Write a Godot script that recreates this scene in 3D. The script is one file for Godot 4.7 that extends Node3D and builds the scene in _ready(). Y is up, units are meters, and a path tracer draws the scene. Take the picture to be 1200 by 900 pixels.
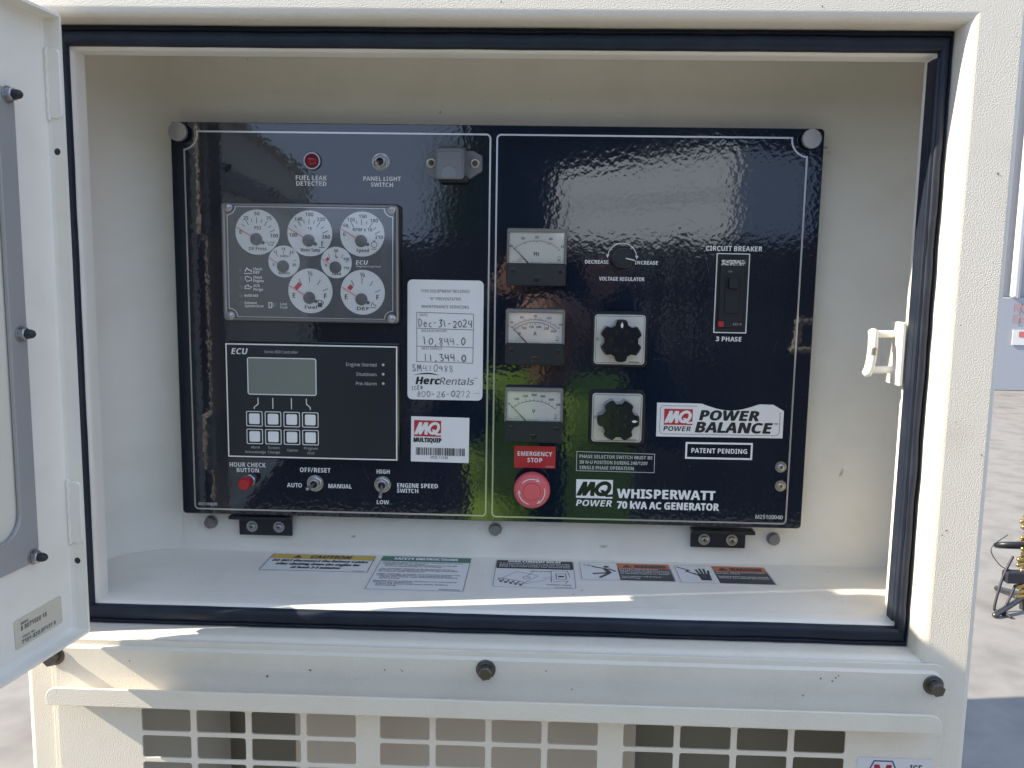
extends Node3D
# A generator cabinet with its control bay open, seen close up in low sun. Metres, y up;
# z = 0 is the sealing plane of the bay, x = y = 0 the centre of the control panel.

const PZ := -0.13          # face of the control panel
const GROUND := -1.7

var M := {}
var names := {}
var rng := RandomNumberGenerator.new()


class Shape:
	# collects triangles with their normals; xf places what is added next
	var v := PackedVector3Array()
	var n := PackedVector3Array()
	var xf := Transform3D.IDENTITY

	func tri(a: Vector3, b: Vector3, c: Vector3, na: Vector3, nb: Vector3, nc: Vector3) -> void:
		var p := xf * a
		var q := xf * b
		var r := xf * c
		var k := (q - p).cross(r - p)
		if k.length_squared() < 1e-22:
			return
		var m := [(xf.basis * na).normalized(), (xf.basis * nb).normalized(), (xf.basis * nc).normalized()]
		if k.dot(m[0] + m[1] + m[2]) > 0.0:
			v.append_array([p, r, q])
			n.append_array([m[0], m[2], m[1]])
		else:
			v.append_array([p, q, r])
			n.append_array([m[0], m[1], m[2]])

	func quad(a: Vector3, b: Vector3, c: Vector3, d: Vector3, na: Vector3, nb = null, nc = null, nd = null) -> void:
		var mb: Vector3 = na if nb == null else nb
		var mc: Vector3 = na if nc == null else nc
		var md: Vector3 = na if nd == null else nd
		tri(a, b, c, na, mb, mc)
		tri(a, c, d, na, mc, md)

	func face(a: Vector3, b: Vector3, c: Vector3, d: Vector3, out: Vector3) -> void:
		var k := (b - a).cross(c - a).normalized()
		if k.dot(out) < 0.0:
			k = -k
		quad(a, b, c, d, k)

	func box(c: Vector3, s: Vector3, bev := 0.0) -> void:
		var h := s * 0.5
		var b := minf(bev, minf(h.x, minf(h.y, h.z)) * 0.6)
		for ax in 3:
			var u := (ax + 1) % 3
			var w := (ax + 2) % 3
			for sg in [-1.0, 1.0]:
				var nn := Vector3.ZERO
				nn[ax] = sg
				var ps := []
				for k in [[-1, -1], [1, -1], [1, 1], [-1, 1]]:
					var p := c
					p[ax] += sg * h[ax]
					p[u] += k[0] * (h[u] - b)
					p[w] += k[1] * (h[w] - b)
					ps.append(p)
				quad(ps[0], ps[1], ps[2], ps[3], nn)
				if b > 0.0:
					for s2 in [-1.0, 1.0]:
						var e := Vector3.ZERO
						e[u] = s2
						var q := []
						for t in [-1.0, 1.0]:
							var p1 := c
							p1[ax] += sg * h[ax]
							p1[u] += s2 * (h[u] - b)
							p1[w] += t * (h[w] - b)
							var p2 := c
							p2[ax] += sg * (h[ax] - b)
							p2[u] += s2 * h[u]
							p2[w] += t * (h[w] - b)
							q.append([p1, p2])
						quad(q[0][0], q[0][1], q[1][1], q[1][0], nn, e, e, nn)
		if b > 0.0:
			for x in [-1.0, 1.0]:
				for y in [-1.0, 1.0]:
					for z in [-1.0, 1.0]:
						var o := c + Vector3(x * h.x, y * h.y, z * h.z)
						tri(o - Vector3(0, y * b, z * b), o - Vector3(x * b, 0, z * b), o - Vector3(x * b, y * b, 0), Vector3(x, 0, 0), Vector3(0, y, 0), Vector3(0, 0, z))

	static func area(p: PackedVector2Array) -> float:
		var s := 0.0
		for i in p.size():
			s += p[i].cross(p[(i + 1) % p.size()])
		return s

	static func inset(p: PackedVector2Array, d: float) -> PackedVector2Array:
		# the outline moved inwards by d, vertex by vertex (counter-clockwise outlines)
		var r := PackedVector2Array()
		var k := p.size()
		for i in k:
			var e1 := (p[i] - p[(i + k - 1) % k]).normalized()
			var e2 := (p[(i + 1) % k] - p[i]).normalized()
			var n1 := Vector2(-e1.y, e1.x)
			var n2 := Vector2(-e2.y, e2.x)
			var m := (n1 + n2) / maxf(0.3, 1.0 + n1.dot(n2))
			r.append(p[i] + m * d)
		return r

	func poly(p: PackedVector2Array, z: float, dir := 1.0) -> void:
		var t := Geometry2D.triangulate_polygon(p)
		var nn := Vector3(0, 0, dir)
		for i in range(0, t.size(), 3):
			var a := p[t[i]]
			var b := p[t[i + 1]]
			var c := p[t[i + 2]]
			tri(Vector3(a.x, a.y, z), Vector3(b.x, b.y, z), Vector3(c.x, c.y, z), nn, nn, nn)

	func wall(p: PackedVector2Array, z0: float, q: PackedVector2Array, z1: float, out := 1.0) -> void:
		# a closed band between two outlines; corners under 40 degrees are smooth
		var k := p.size()
		var en := []
		for i in k:
			var a := Vector3(p[i].x, p[i].y, z0)
			var b := Vector3(p[(i + 1) % k].x, p[(i + 1) % k].y, z0)
			var c := Vector3(q[i].x, q[i].y, z1)
			var e := b - a
			if e.length() < 1e-7:
				e = Vector3(q[(i + 1) % k].x, q[(i + 1) % k].y, z1) - c
			var m := e.cross(c - a).normalized()
			var o := Vector3(e.y, -e.x, 0) * out
			if z0 == z1:
				o = Vector3(0, 0, 1)
			elif absf(m.dot(o.normalized())) < 0.02:
				o = Vector3(0, 0, 1)
			en.append(m if m.dot(o) >= 0.0 else -m)
		for i in k:
			var j := (i + 1) % k
			var pr: Vector3 = en[(i + k - 1) % k]
			var me: Vector3 = en[i]
			var nx: Vector3 = en[j]
			var na := (pr + me).normalized() if pr.dot(me) > 0.72 else me
			var nb := (nx + me).normalized() if nx.dot(me) > 0.72 else me
			quad(Vector3(p[i].x, p[i].y, z0), Vector3(p[j].x, p[j].y, z0), Vector3(q[j].x, q[j].y, z1), Vector3(q[i].x, q[i].y, z1), na, nb, nb, na)

	func prism(pts: PackedVector2Array, z0: float, z1: float, bev := 0.0, back := false) -> void:
		var p := pts.duplicate()
		if area(p) < 0.0:
			p.reverse()
		if bev > 0.0:
			var i1 := inset(p, bev)
			wall(p, z0, p, z1 - bev)
			wall(p, z1 - bev, i1, z1)
			poly(i1, z1)
		else:
			wall(p, z0, p, z1)
			poly(p, z1)
		if back:
			poly(p, z0, -1.0)

	func ring(o: PackedVector2Array, i: PackedVector2Array, z0: float, z1: float, bev := 0.0, back := false) -> void:
		# a frame: two counter-clockwise outlines with the same number of points
		var o1 := inset(o, bev) if bev > 0.0 else o
		var i1 := inset(i, -bev) if bev > 0.0 else i
		wall(o, z0, o, z1 - bev)
		wall(i, z0, i, z1 - bev, -1.0)
		if bev > 0.0:
			wall(o, z1 - bev, o1, z1)
			wall(i, z1 - bev, i1, z1, -1.0)
		wall(o1, z1, i1, z1)
		if back:
			var k := o.size()
			for a in k:
				var b := (a + 1) % k
				quad(Vector3(o[a].x, o[a].y, z0), Vector3(o[b].x, o[b].y, z0), Vector3(i[b].x, i[b].y, z0), Vector3(i[a].x, i[a].y, z0), Vector3(0, 0, -1))

	func lathe(prof: Array, c := Vector3.ZERO, seg := 24, turn := 0.0) -> void:
		# (radius, z) profile turned about the z axis through c
		for i in prof.size() - 1:
			var a: Vector2 = prof[i]
			var b: Vector2 = prof[i + 1]
			var d := (b - a).normalized()
			if (b - a).length() < 1e-8:
				continue
			var f := Vector2(-d.y, d.x)
			# outwards: profiles run from the outer back to the front centre
			f = Vector2(d.y, -d.x)
			var fa := f
			var fb := f
			if i > 0:
				var e: Vector2 = (a - prof[i - 1]).normalized()
				var g := Vector2(e.y, -e.x)
				if g.dot(f) > 0.75:
					fa = (f + g).normalized()
			if i < prof.size() - 2:
				var e2: Vector2 = (prof[i + 2] - b).normalized()
				var g2 := Vector2(e2.y, -e2.x)
				if g2.dot(f) > 0.75:
					fb = (f + g2).normalized()
			for s in seg:
				var t0 := TAU * s / seg + turn
				var t1 := TAU * (s + 1) / seg + turn
				var d0 := Vector3(cos(t0), sin(t0), 0)
				var d1 := Vector3(cos(t1), sin(t1), 0)
				var z := Vector3(0, 0, 1)
				quad(c + d0 * a.x + z * a.y, c + d1 * a.x + z * a.y, c + d1 * b.x + z * b.y, c + d0 * b.x + z * b.y, -(d0 * -fa.x) + z * fa.y, d1 * fa.x + z * fa.y, d1 * fb.x + z * fb.y, d0 * fb.x + z * fb.y)

	func hexagon(c: Vector3, r: float, z0: float, z1: float, turn := 0.0) -> void:
		var p := PackedVector2Array()
		for i in 6:
			p.append(Vector2(c.x, c.y) + Vector2.from_angle(TAU * i / 6.0 + turn) * r)
		prism(p, c.z + z0, c.z + z1, r * 0.12)

	func tube(path: Array, r: float, seg := 10, caps := true) -> void:
		var rings := []
		var up := Vector3(0.31, 0.87, 0.38)
		for i in path.size():
			var d: Vector3 = path[mini(i + 1, path.size() - 1)] - path[maxi(i - 1, 0)]
			d = d.normalized()
			var s := (up - d * up.dot(d)).normalized()
			up = s
			var t := d.cross(s)
			var rg := []
			for k in seg:
				var w := TAU * k / seg
				rg.append(s * cos(w) + t * sin(w))
			rings.append(rg)
		for i in path.size() - 1:
			for k in seg:
				var j := (k + 1) % seg
				quad(path[i] + rings[i][k] * r, path[i] + rings[i][j] * r, path[i + 1] + rings[i + 1][j] * r, path[i + 1] + rings[i + 1][k] * r, rings[i][k], rings[i][j], rings[i + 1][j], rings[i + 1][k])
		if caps:
			for e in [0, path.size() - 1]:
				var d2: Vector3 = (path[0] - path[1]) if e == 0 else (path[e] - path[e - 1])
				d2 = d2.normalized()
				var tip: Vector3 = path[e] + d2 * r * 0.8
				for k in seg:
					var j2 := (k + 1) % seg
					tri(path[e] + rings[e][k] * r, path[e] + rings[e][j2] * r, tip, (rings[e][k] + d2 * 0.4).normalized(), (rings[e][j2] + d2 * 0.4).normalized(), d2)

	func line(pts: Array, w: float, z: float, closed := false) -> void:
		# a flat printed stroke
		var k := pts.size()
		var l := []
		for i in k:
			var a: Vector2 = pts[i]
			var b: Vector2 = pts[(i + k - 1) % k] if closed or i > 0 else a
			var c: Vector2 = pts[(i + 1) % k] if closed or i < k - 1 else a
			var e1 := (a - b).normalized()
			var e2 := (c - a).normalized()
			if e1 == Vector2.ZERO:
				e1 = e2
			if e2 == Vector2.ZERO:
				e2 = e1
			var n1 := Vector2(-e1.y, e1.x)
			var n2 := Vector2(-e2.y, e2.x)
			var m := (n1 + n2) / maxf(0.5, 1.0 + n1.dot(n2))
			l.append([a + m * w * 0.5, a - m * w * 0.5])
		for i in (k if closed else k - 1):
			var j := (i + 1) % k
			quad(Vector3(l[i][0].x, l[i][0].y, z), Vector3(l[j][0].x, l[j][0].y, z), Vector3(l[j][1].x, l[j][1].y, z), Vector3(l[i][1].x, l[i][1].y, z), Vector3(0, 0, 1))

	func disc(c: Vector2, r: float, z: float, seg := 24) -> void:
		for s in seg:
			var a := c + Vector2.from_angle(TAU * s / seg) * r
			var b := c + Vector2.from_angle(TAU * (s + 1) / seg) * r
			tri(Vector3(c.x, c.y, z), Vector3(a.x, a.y, z), Vector3(b.x, b.y, z), Vector3(0, 0, 1), Vector3(0, 0, 1), Vector3(0, 0, 1))

	func rect(c: Vector2, w: float, h: float, z: float) -> void:
		quad(Vector3(c.x - w / 2, c.y - h / 2, z), Vector3(c.x + w / 2, c.y - h / 2, z), Vector3(c.x + w / 2, c.y + h / 2, z), Vector3(c.x - w / 2, c.y + h / 2, z), Vector3(0, 0, 1))

	func sweep(r: Rect2, prof: Array, grow: Array) -> void:
		# a profile (distance outwards 0..1, z) run round a rectangle with mitred corners; grow = widths left, right, bottom, top
		for i in prof.size() - 1:
			var a: Vector2 = prof[i]
			var b: Vector2 = prof[i + 1]
			var ca := corners(r, a.x, grow)
			var cb := corners(r, b.x, grow)
			for s in 4:
				var t := (s + 1) % 4
				var o: Vector3 = [Vector3(0, -1, 0), Vector3(1, 0, 0), Vector3(0, 1, 0), Vector3(-1, 0, 0)][s]
				var g: float = [grow[2], grow[1], grow[3], grow[0]][s]
				var nm := []
				for w in 2:
					var acc := Vector3.ZERO
					var here := Vector2((b - a).x * g, (b - a).y)
					var me := (o * -here.y + Vector3(0, 0, 1) * here.x).normalized()
					var oth := i - 1 if w == 0 else i + 1
					acc = me
					if oth >= 0 and oth < prof.size() - 1:
						var d2: Vector2 = prof[oth + 1] - prof[oth]
						var m2 := (o * -d2.y + Vector3(0, 0, 1) * d2.x * g).normalized()
						if m2.dot(me) > 0.5:
							acc = (me + m2).normalized()
					nm.append(acc)
				quad(Vector3(ca[s].x, ca[s].y, a.y), Vector3(ca[t].x, ca[t].y, a.y), Vector3(cb[t].x, cb[t].y, b.y), Vector3(cb[s].x, cb[s].y, b.y), nm[0], nm[0], nm[1], nm[1])

	static func corners(r: Rect2, k: float, g: Array) -> Array:
		var e := r.end
		return [Vector2(r.position.x - g[0] * k, r.position.y - g[2] * k), Vector2(e.x + g[1] * k, r.position.y - g[2] * k), Vector2(e.x + g[1] * k, e.y + g[3] * k), Vector2(r.position.x - g[0] * k, e.y + g[3] * k)]

	func mesh() -> ArrayMesh:
		var arr := []
		arr.resize(Mesh.ARRAY_MAX)
		arr[Mesh.ARRAY_VERTEX] = v
		arr[Mesh.ARRAY_NORMAL] = n
		var m := ArrayMesh.new()
		m.add_surface_from_arrays(Mesh.PRIMITIVE_TRIANGLES, arr)
		return m


# ---------------------------------------------------------------- naming and tagging

func numbered(called: String, parent: Node) -> String:
	var k := str(parent.get_instance_id()) + called
	names[k] = names.get(k, -1) + 1
	return called if names[k] == 0 else "%s_%03d" % [called, names[k]]


func obj(called: String, s, m: Material, parent: Node = null, label := "") -> MeshInstance3D:
	var p: Node = parent if parent else self
	var o := MeshInstance3D.new()
	o.name = numbered(called, p)
	o.mesh = s.mesh() if s is Shape else s
	o.material_override = m
	p.add_child(o, true)
	if label:
		o.set_meta("label", label)
	return o


func thing(called: String, label: String, category: String, at := Vector3.ZERO, group := "") -> Node3D:
	var o := Node3D.new()
	o.name = numbered(called, self)
	add_child(o, true)
	o.position = at
	return tag(o, label, category, group)


func tag(o: Node3D, label: String, category: String, group := "") -> Node3D:
	o.set_meta("label", label)
	o.set_meta("category", category)
	if group:
		o.set_meta("group", group)
	return o


func rr(cx: float, cy: float, w: float, h: float, r: float, seg := 4) -> PackedVector2Array:
	var p := PackedVector2Array()
	for c in [[1, -1, -PI / 2], [1, 1, 0.0], [-1, 1, PI / 2], [-1, -1, PI]]:
		for i in seg + 1:
			p.append(Vector2(cx + c[0] * (w / 2 - r), cy + c[1] * (h / 2 - r)) + Vector2.from_angle(c[2] + PI / 2 * i / seg) * r)
	return p


func rr_box(cx: float, cy: float, w: float, h: float, seg := 4) -> PackedVector2Array:
	# the four corners, each repeated so that they pair with an rr() outline
	var p := PackedVector2Array()
	for c in [[1, -1], [1, 1], [-1, 1], [-1, -1]]:
		for i in seg + 1:
			p.append(Vector2(cx + c[0] * w / 2, cy + c[1] * h / 2))
	return p


func mat(r: float, g: float, b: float, rough := 0.5, metal := 0.0, spec := 0.5) -> StandardMaterial3D:
	var m := StandardMaterial3D.new()
	m.albedo_color = Color(r, g, b).linear_to_srgb()
	m.roughness = rough
	m.metallic = metal
	m.metallic_specular = spec
	return m


func noise_tex(freq: float, sd: int, size := 512, normal := false, strength := 1.0, kind := FastNoiseLite.TYPE_SIMPLEX_SMOOTH, oct := 2) -> NoiseTexture2D:
	var f := FastNoiseLite.new()
	f.noise_type = kind
	f.frequency = freq
	f.seed = sd
	f.fractal_octaves = oct
	var t := NoiseTexture2D.new()
	t.width = size
	t.height = size
	t.seamless = true
	t.noise = f
	t.as_normal_map = normal
	t.bump_strength = strength
	return t


func ramp_tex(freq: float, sd: int, stops: Array, cols: Array, size := 512, oct := 4) -> NoiseTexture2D:
	var t := noise_tex(freq, sd, size, false, 1.0, FastNoiseLite.TYPE_SIMPLEX_SMOOTH, oct)
	var g := Gradient.new()
	g.offsets = PackedFloat32Array(stops)
	var cc := PackedColorArray()
	for c in cols:
		cc.append(c.linear_to_srgb())
	g.colors = cc
	t.color_ramp = g
	return t


func tri(m: StandardMaterial3D, scale: float) -> StandardMaterial3D:
	m.uv1_triplanar = true
	m.uv1_world_triplanar = true
	m.uv1_scale = Vector3.ONE * scale
	return m


# ---------------------------------------------------------------- lettering

var fonts := {}
var caps := {}

func font(kind: String) -> SystemFont:
	if not fonts.has(kind):
		var f := SystemFont.new()
		f.font_names = PackedStringArray(["Droid Serif" if kind == "serif" else "Droid Sans Mono" if kind == "mono" else "Droid Sans"])
		f.font_weight = 700 if kind == "bold" else 400
		fonts[kind] = f
	return fonts[kind]


func glyphs(s: String, kind: String, fine: bool) -> PackedVector3Array:
	var t := TextMesh.new()
	t.text = s
	t.font = font(kind)
	t.font_size = 32
	t.pixel_size = 0.01
	t.depth = 0.0
	t.curve_step = 1.0 if fine else 4.0
	t.horizontal_alignment = HORIZONTAL_ALIGNMENT_LEFT
	var a := t.surface_get_arrays(0)
	var p := PackedVector3Array()
	var v: PackedVector3Array = a[Mesh.ARRAY_VERTEX]
	var nn: PackedVector3Array = a[Mesh.ARRAY_NORMAL]
	var ix = a[Mesh.ARRAY_INDEX]
	if ix == null or ix.size() == 0:
		ix = PackedInt32Array(range(v.size()))
	for i in range(0, ix.size(), 3):
		if nn[ix[i]].z > 0.5:
			p.append_array([v[ix[i]], v[ix[i + 1]], v[ix[i + 2]]])
	return p


func text(sh: Shape, s: String, x: float, y: float, w: float, h: float, z := 0.0003, kind := "bold", align := 0.0, slant := 0.0, turn := 0.0) -> void:
	# s with its left (or centre, or right) end at x, baseline at y, capitals h high, stretched to width w if w > 0
	if not caps.has(kind):
		var hp := glyphs("H", kind, true)
		var lo := INF
		var hi := -INF
		for q in hp:
			lo = minf(lo, q.y)
			hi = maxf(hi, q.y)
		caps[kind] = [lo, hi - lo]
	var g := glyphs(s, kind, h > 0.008)
	var x0 := INF
	var x1 := -INF
	for q in g:
		x0 = minf(x0, q.x)
		x1 = maxf(x1, q.x)
	var sy: float = h / caps[kind][1]
	var sx := w / (x1 - x0) if w > 0.0 else sy
	var b := Vector3(0, 0, 1)
	var cs := cos(turn)
	var sn := sin(turn)
	for i in range(0, g.size(), 3):
		var t := []
		for k in 3:
			var py: float = (g[i + k].y - caps[kind][0]) * sy
			var px: float = (g[i + k].x - x0 - (x1 - x0) * align) * sx + py * slant
			t.append(Vector3(x + px * cs - py * sn, y + px * sn + py * cs, z))
		sh.tri(t[0], t[1], t[2], b, b, b)


func fat(sh: Shape, s: String, x: float, y: float, w: float, h: float, z: float, kind := "bold", align := 0.0, slant := 0.0, by := 0.0003) -> void:
	# heavier lettering: the same word struck five times, a hair apart
	var k := 0
	for o in [Vector2.ZERO, Vector2(by, 0), Vector2(-by, 0), Vector2(0, by * 0.6), Vector2(0, -by * 0.6)]:
		text(sh, s, x + o.x, y + o.y, w, h, z + k * 0.000012, kind, align, slant)
		k += 1


const PEN := {"0": [[0.5, 1, 0.1, 0.7, 0.1, 0.3, 0.45, 0, 0.85, 0.3, 0.85, 0.75, 0.5, 1]], "1": [[0.4, 1, 0.45, 0]], "2": [[0.1, 0.8, 0.4, 1, 0.8, 0.85, 0.7, 0.5, 0.1, 0.02, 0.95, 0.05]],
	"3": [[0.1, 0.95, 0.75, 1, 0.4, 0.6, 0.8, 0.4, 0.7, 0.1, 0.1, 0.02]], "4": [[0.15, 1, 0.1, 0.5, 0.75, 0.55], [0.75, 1, 0.8, 0]], "6": [[0.75, 1, 0.25, 0.6, 0.1, 0.2, 0.45, 0, 0.8, 0.2, 0.5, 0.45, 0.15, 0.3]],
	"7": [[0.1, 0.95, 0.85, 1, 0.4, 0]], "8": [[0.75, 0.9, 0.4, 1, 0.15, 0.8, 0.75, 0.3, 0.5, 0, 0.15, 0.2, 0.7, 0.7, 0.75, 0.9]], "9": [[0.75, 0.7, 0.4, 1, 0.1, 0.75, 0.4, 0.5, 0.75, 0.75, 0.75, 0]],
	"-": [[0.1, 0.5, 0.7, 0.52]], ".": [[0.3, 0.03, 0.52, 0.0]], "E": [[0.8, 1, 0.2, 1, 0.2, 0, 0.8, 0], [0.2, 0.5, 0.7, 0.5]], ",": [[0.4, 0.1, 0.25, -0.25]], "D": [[0.15, 1, 0.15, 0, 0.7, 0.25, 0.8, 0.7, 0.15, 1]], "e": [[0.15, 0.35, 0.75, 0.4, 0.5, 0.65, 0.15, 0.4, 0.3, 0.02, 0.8, 0.12]],
	"c": [[0.75, 0.55, 0.4, 0.6, 0.15, 0.3, 0.4, 0, 0.8, 0.1]], "S": [[0.8, 0.9, 0.4, 1, 0.2, 0.75, 0.75, 0.35, 0.6, 0, 0.1, 0.1]], "M": [[0.05, 0, 0.2, 1, 0.5, 0.35, 0.85, 1, 0.95, 0]], "I": [[0.2, 1, 0.8, 1], [0.5, 1, 0.5, 0], [0.2, 0, 0.8, 0]],
	"C": [[0.8, 0.85, 0.4, 1, 0.15, 0.5, 0.4, 0, 0.85, 0.15]], "#": [[0.3, 1, 0.2, 0], [0.7, 1, 0.6, 0], [0, 0.65, 0.95, 0.7], [0, 0.3, 0.9, 0.35]]}

func handwriting(sh: Shape, s: String, x: float, y: float, w: float, h: float, pen: float, z: float, tilt := 0.0) -> void:
	var adv := w / s.length()
	var lean := 0.0
	for i in s.length():
		if not PEN.has(s[i]):
			continue
		var dy := rng.randf_range(-0.06, 0.06) * h
		var sc := rng.randf_range(0.86, 1.14)
		lean = rng.randf_range(-0.14, 0.10)
		for st in PEN[s[i]]:
			var pts := []
			for k in range(0, st.size(), 2):
				var q := Vector2(x + adv * i + st[k] * adv * 0.8 + st[k + 1] * h * lean, y + dy + st[k + 1] * h * sc + adv * i * tilt)
				pts.append(q + Vector2(rng.randf_range(-1, 1), rng.randf_range(-1, 1)) * h * 0.025)
			sh.line(smooth(pts), pen * rng.randf_range(0.72, 1.28), z)


func smooth(p: Array) -> Array:
	# Catmull-Rom through the points
	if p.size() < 3:
		return p
	var r := []
	for i in p.size() - 1:
		var a: Vector2 = p[maxi(i - 1, 0)]
		var b: Vector2 = p[i]
		var c: Vector2 = p[i + 1]
		var d: Vector2 = p[mini(i + 2, p.size() - 1)]
		for k in 4:
			r.append(b.cubic_interpolate(c, a, d, k / 4.0))
	r.append(p[-1])
	return r


func arc(c: Vector2, r: float, a0: float, a1: float, k := 16) -> Array:
	var p := []
	for i in k + 1:
		p.append(c + Vector2.from_angle(lerpf(a0, a1, float(i) / k)) * r)
	return p


func mq_logo(plate: Shape, ink: Shape, x: float, y: float, w: float, h: float, z: float) -> void:
	# a rectangle with slanted heavy letters M and Q cut across it; plate takes the field, ink the letters
	plate.rect(Vector2(x + w / 2, y + h / 2), w, h, z)
	var z1 := z + 0.0002
	var s := Vector2(w, h)
	for p in [
		[[0.0, 0.12], [0.13, 0.12], [0.30, 0.72], [0.30, 0.88], [0.19, 0.88]],
		[[0.19, 0.88], [0.30, 0.88], [0.295, 0.36], [0.23, 0.12], [0.17, 0.12], [0.20, 0.7]],
		[[0.17, 0.12], [0.27, 0.12], [0.48, 0.70], [0.50, 0.88], [0.38, 0.88]],
		[[0.38, 0.88], [0.52, 0.88], [0.50, 0.12], [0.385, 0.12], [0.40, 0.7]]]:
		var q := PackedVector2Array()
		for k in p:
			q.append(Vector2(x, y) + Vector2(k[0], k[1]) * s)
		if Shape.area(q) < 0.0:
			q.reverse()
		ink.poly(q, z1)
		z1 += 0.00002
	var ring_pts := []
	for i in 28:
		var t := TAU * i / 28
		ring_pts.append(Vector2(x, y) + Vector2(0.735 + 0.17 * cos(t) + 0.05 * sin(t), 0.52 + 0.31 * sin(t)) * s)
	ink.line(ring_pts, w * 0.105, z1, true)
	var tail := PackedVector2Array([Vector2(0.66, 0.46), Vector2(0.76, 0.44), Vector2(0.88, 0.20), Vector2(1.0, 0.24), Vector2(1.0, 0.10), Vector2(0.82, 0.08), Vector2(0.72, 0.24)])
	for i in tail.size():
		tail[i] = Vector2(x, y) + tail[i] * s
	tail.reverse()
	ink.poly(tail, z1 + 0.00002)


func _ready() -> void:
	rng.seed = 7
	# camera
	var cam := Camera3D.new()
	cam.name = "camera"
	cam.fov = 48.455
	cam.near = 0.01
	cam.far = 2000.0
	cam.position = Vector3(0.0499, 0.0539, 0.7417)
	cam.rotation = Vector3(-0.1259, 0.0315, 0.0164)
	add_child(cam)
	cam.current = true
	# sky and exposure
	var we := WorldEnvironment.new()
	we.name = "environment"
	var env := Environment.new()
	env.background_mode = Environment.BG_SKY
	var sky_mat := ProceduralSkyMaterial.new()
	sky_mat.sky_top_color = Color(0.34, 0.44, 0.63).linear_to_srgb()
	sky_mat.sky_horizon_color = Color(0.36, 0.45, 0.62).linear_to_srgb()
	sky_mat.sky_curve = 0.14
	sky_mat.ground_bottom_color = Color(0.2, 0.19, 0.18).linear_to_srgb()
	sky_mat.ground_horizon_color = Color(0.4, 0.4, 0.4).linear_to_srgb()
	var sky := Sky.new()
	sky.sky_material = sky_mat
	env.sky = sky
	env.background_energy_multiplier = 0.78
	env.tonemap_mode = Environment.TONE_MAPPER_LINEAR
	env.tonemap_exposure = 2.85
	env.sdfgi_enabled = true
	env.ssao_enabled = true
	env.ssil_enabled = true
	we.environment = env
	add_child(we)
	# the sun, low and from the upper left, almost along the cabinet front
	var sun := DirectionalLight3D.new()
	sun.name = "sun"
	sun.light_energy = 1.2
	sun.light_angular_distance = 0.5
	sun.light_color = Color(1.0, 0.945, 0.86)
	sun.shadow_enabled = true
	add_child(sun)
	sun.look_at_from_position(Vector3(-0.80, 0.55, 0.12) * 10.0, Vector3.ZERO)

	materials()
	setting()
	cabinet()
	control_panel()
	stickers()
	yard()
	board_fence()
	box_trailer()
	photographer()
	dark_shed()
	yard_tree()


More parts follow.
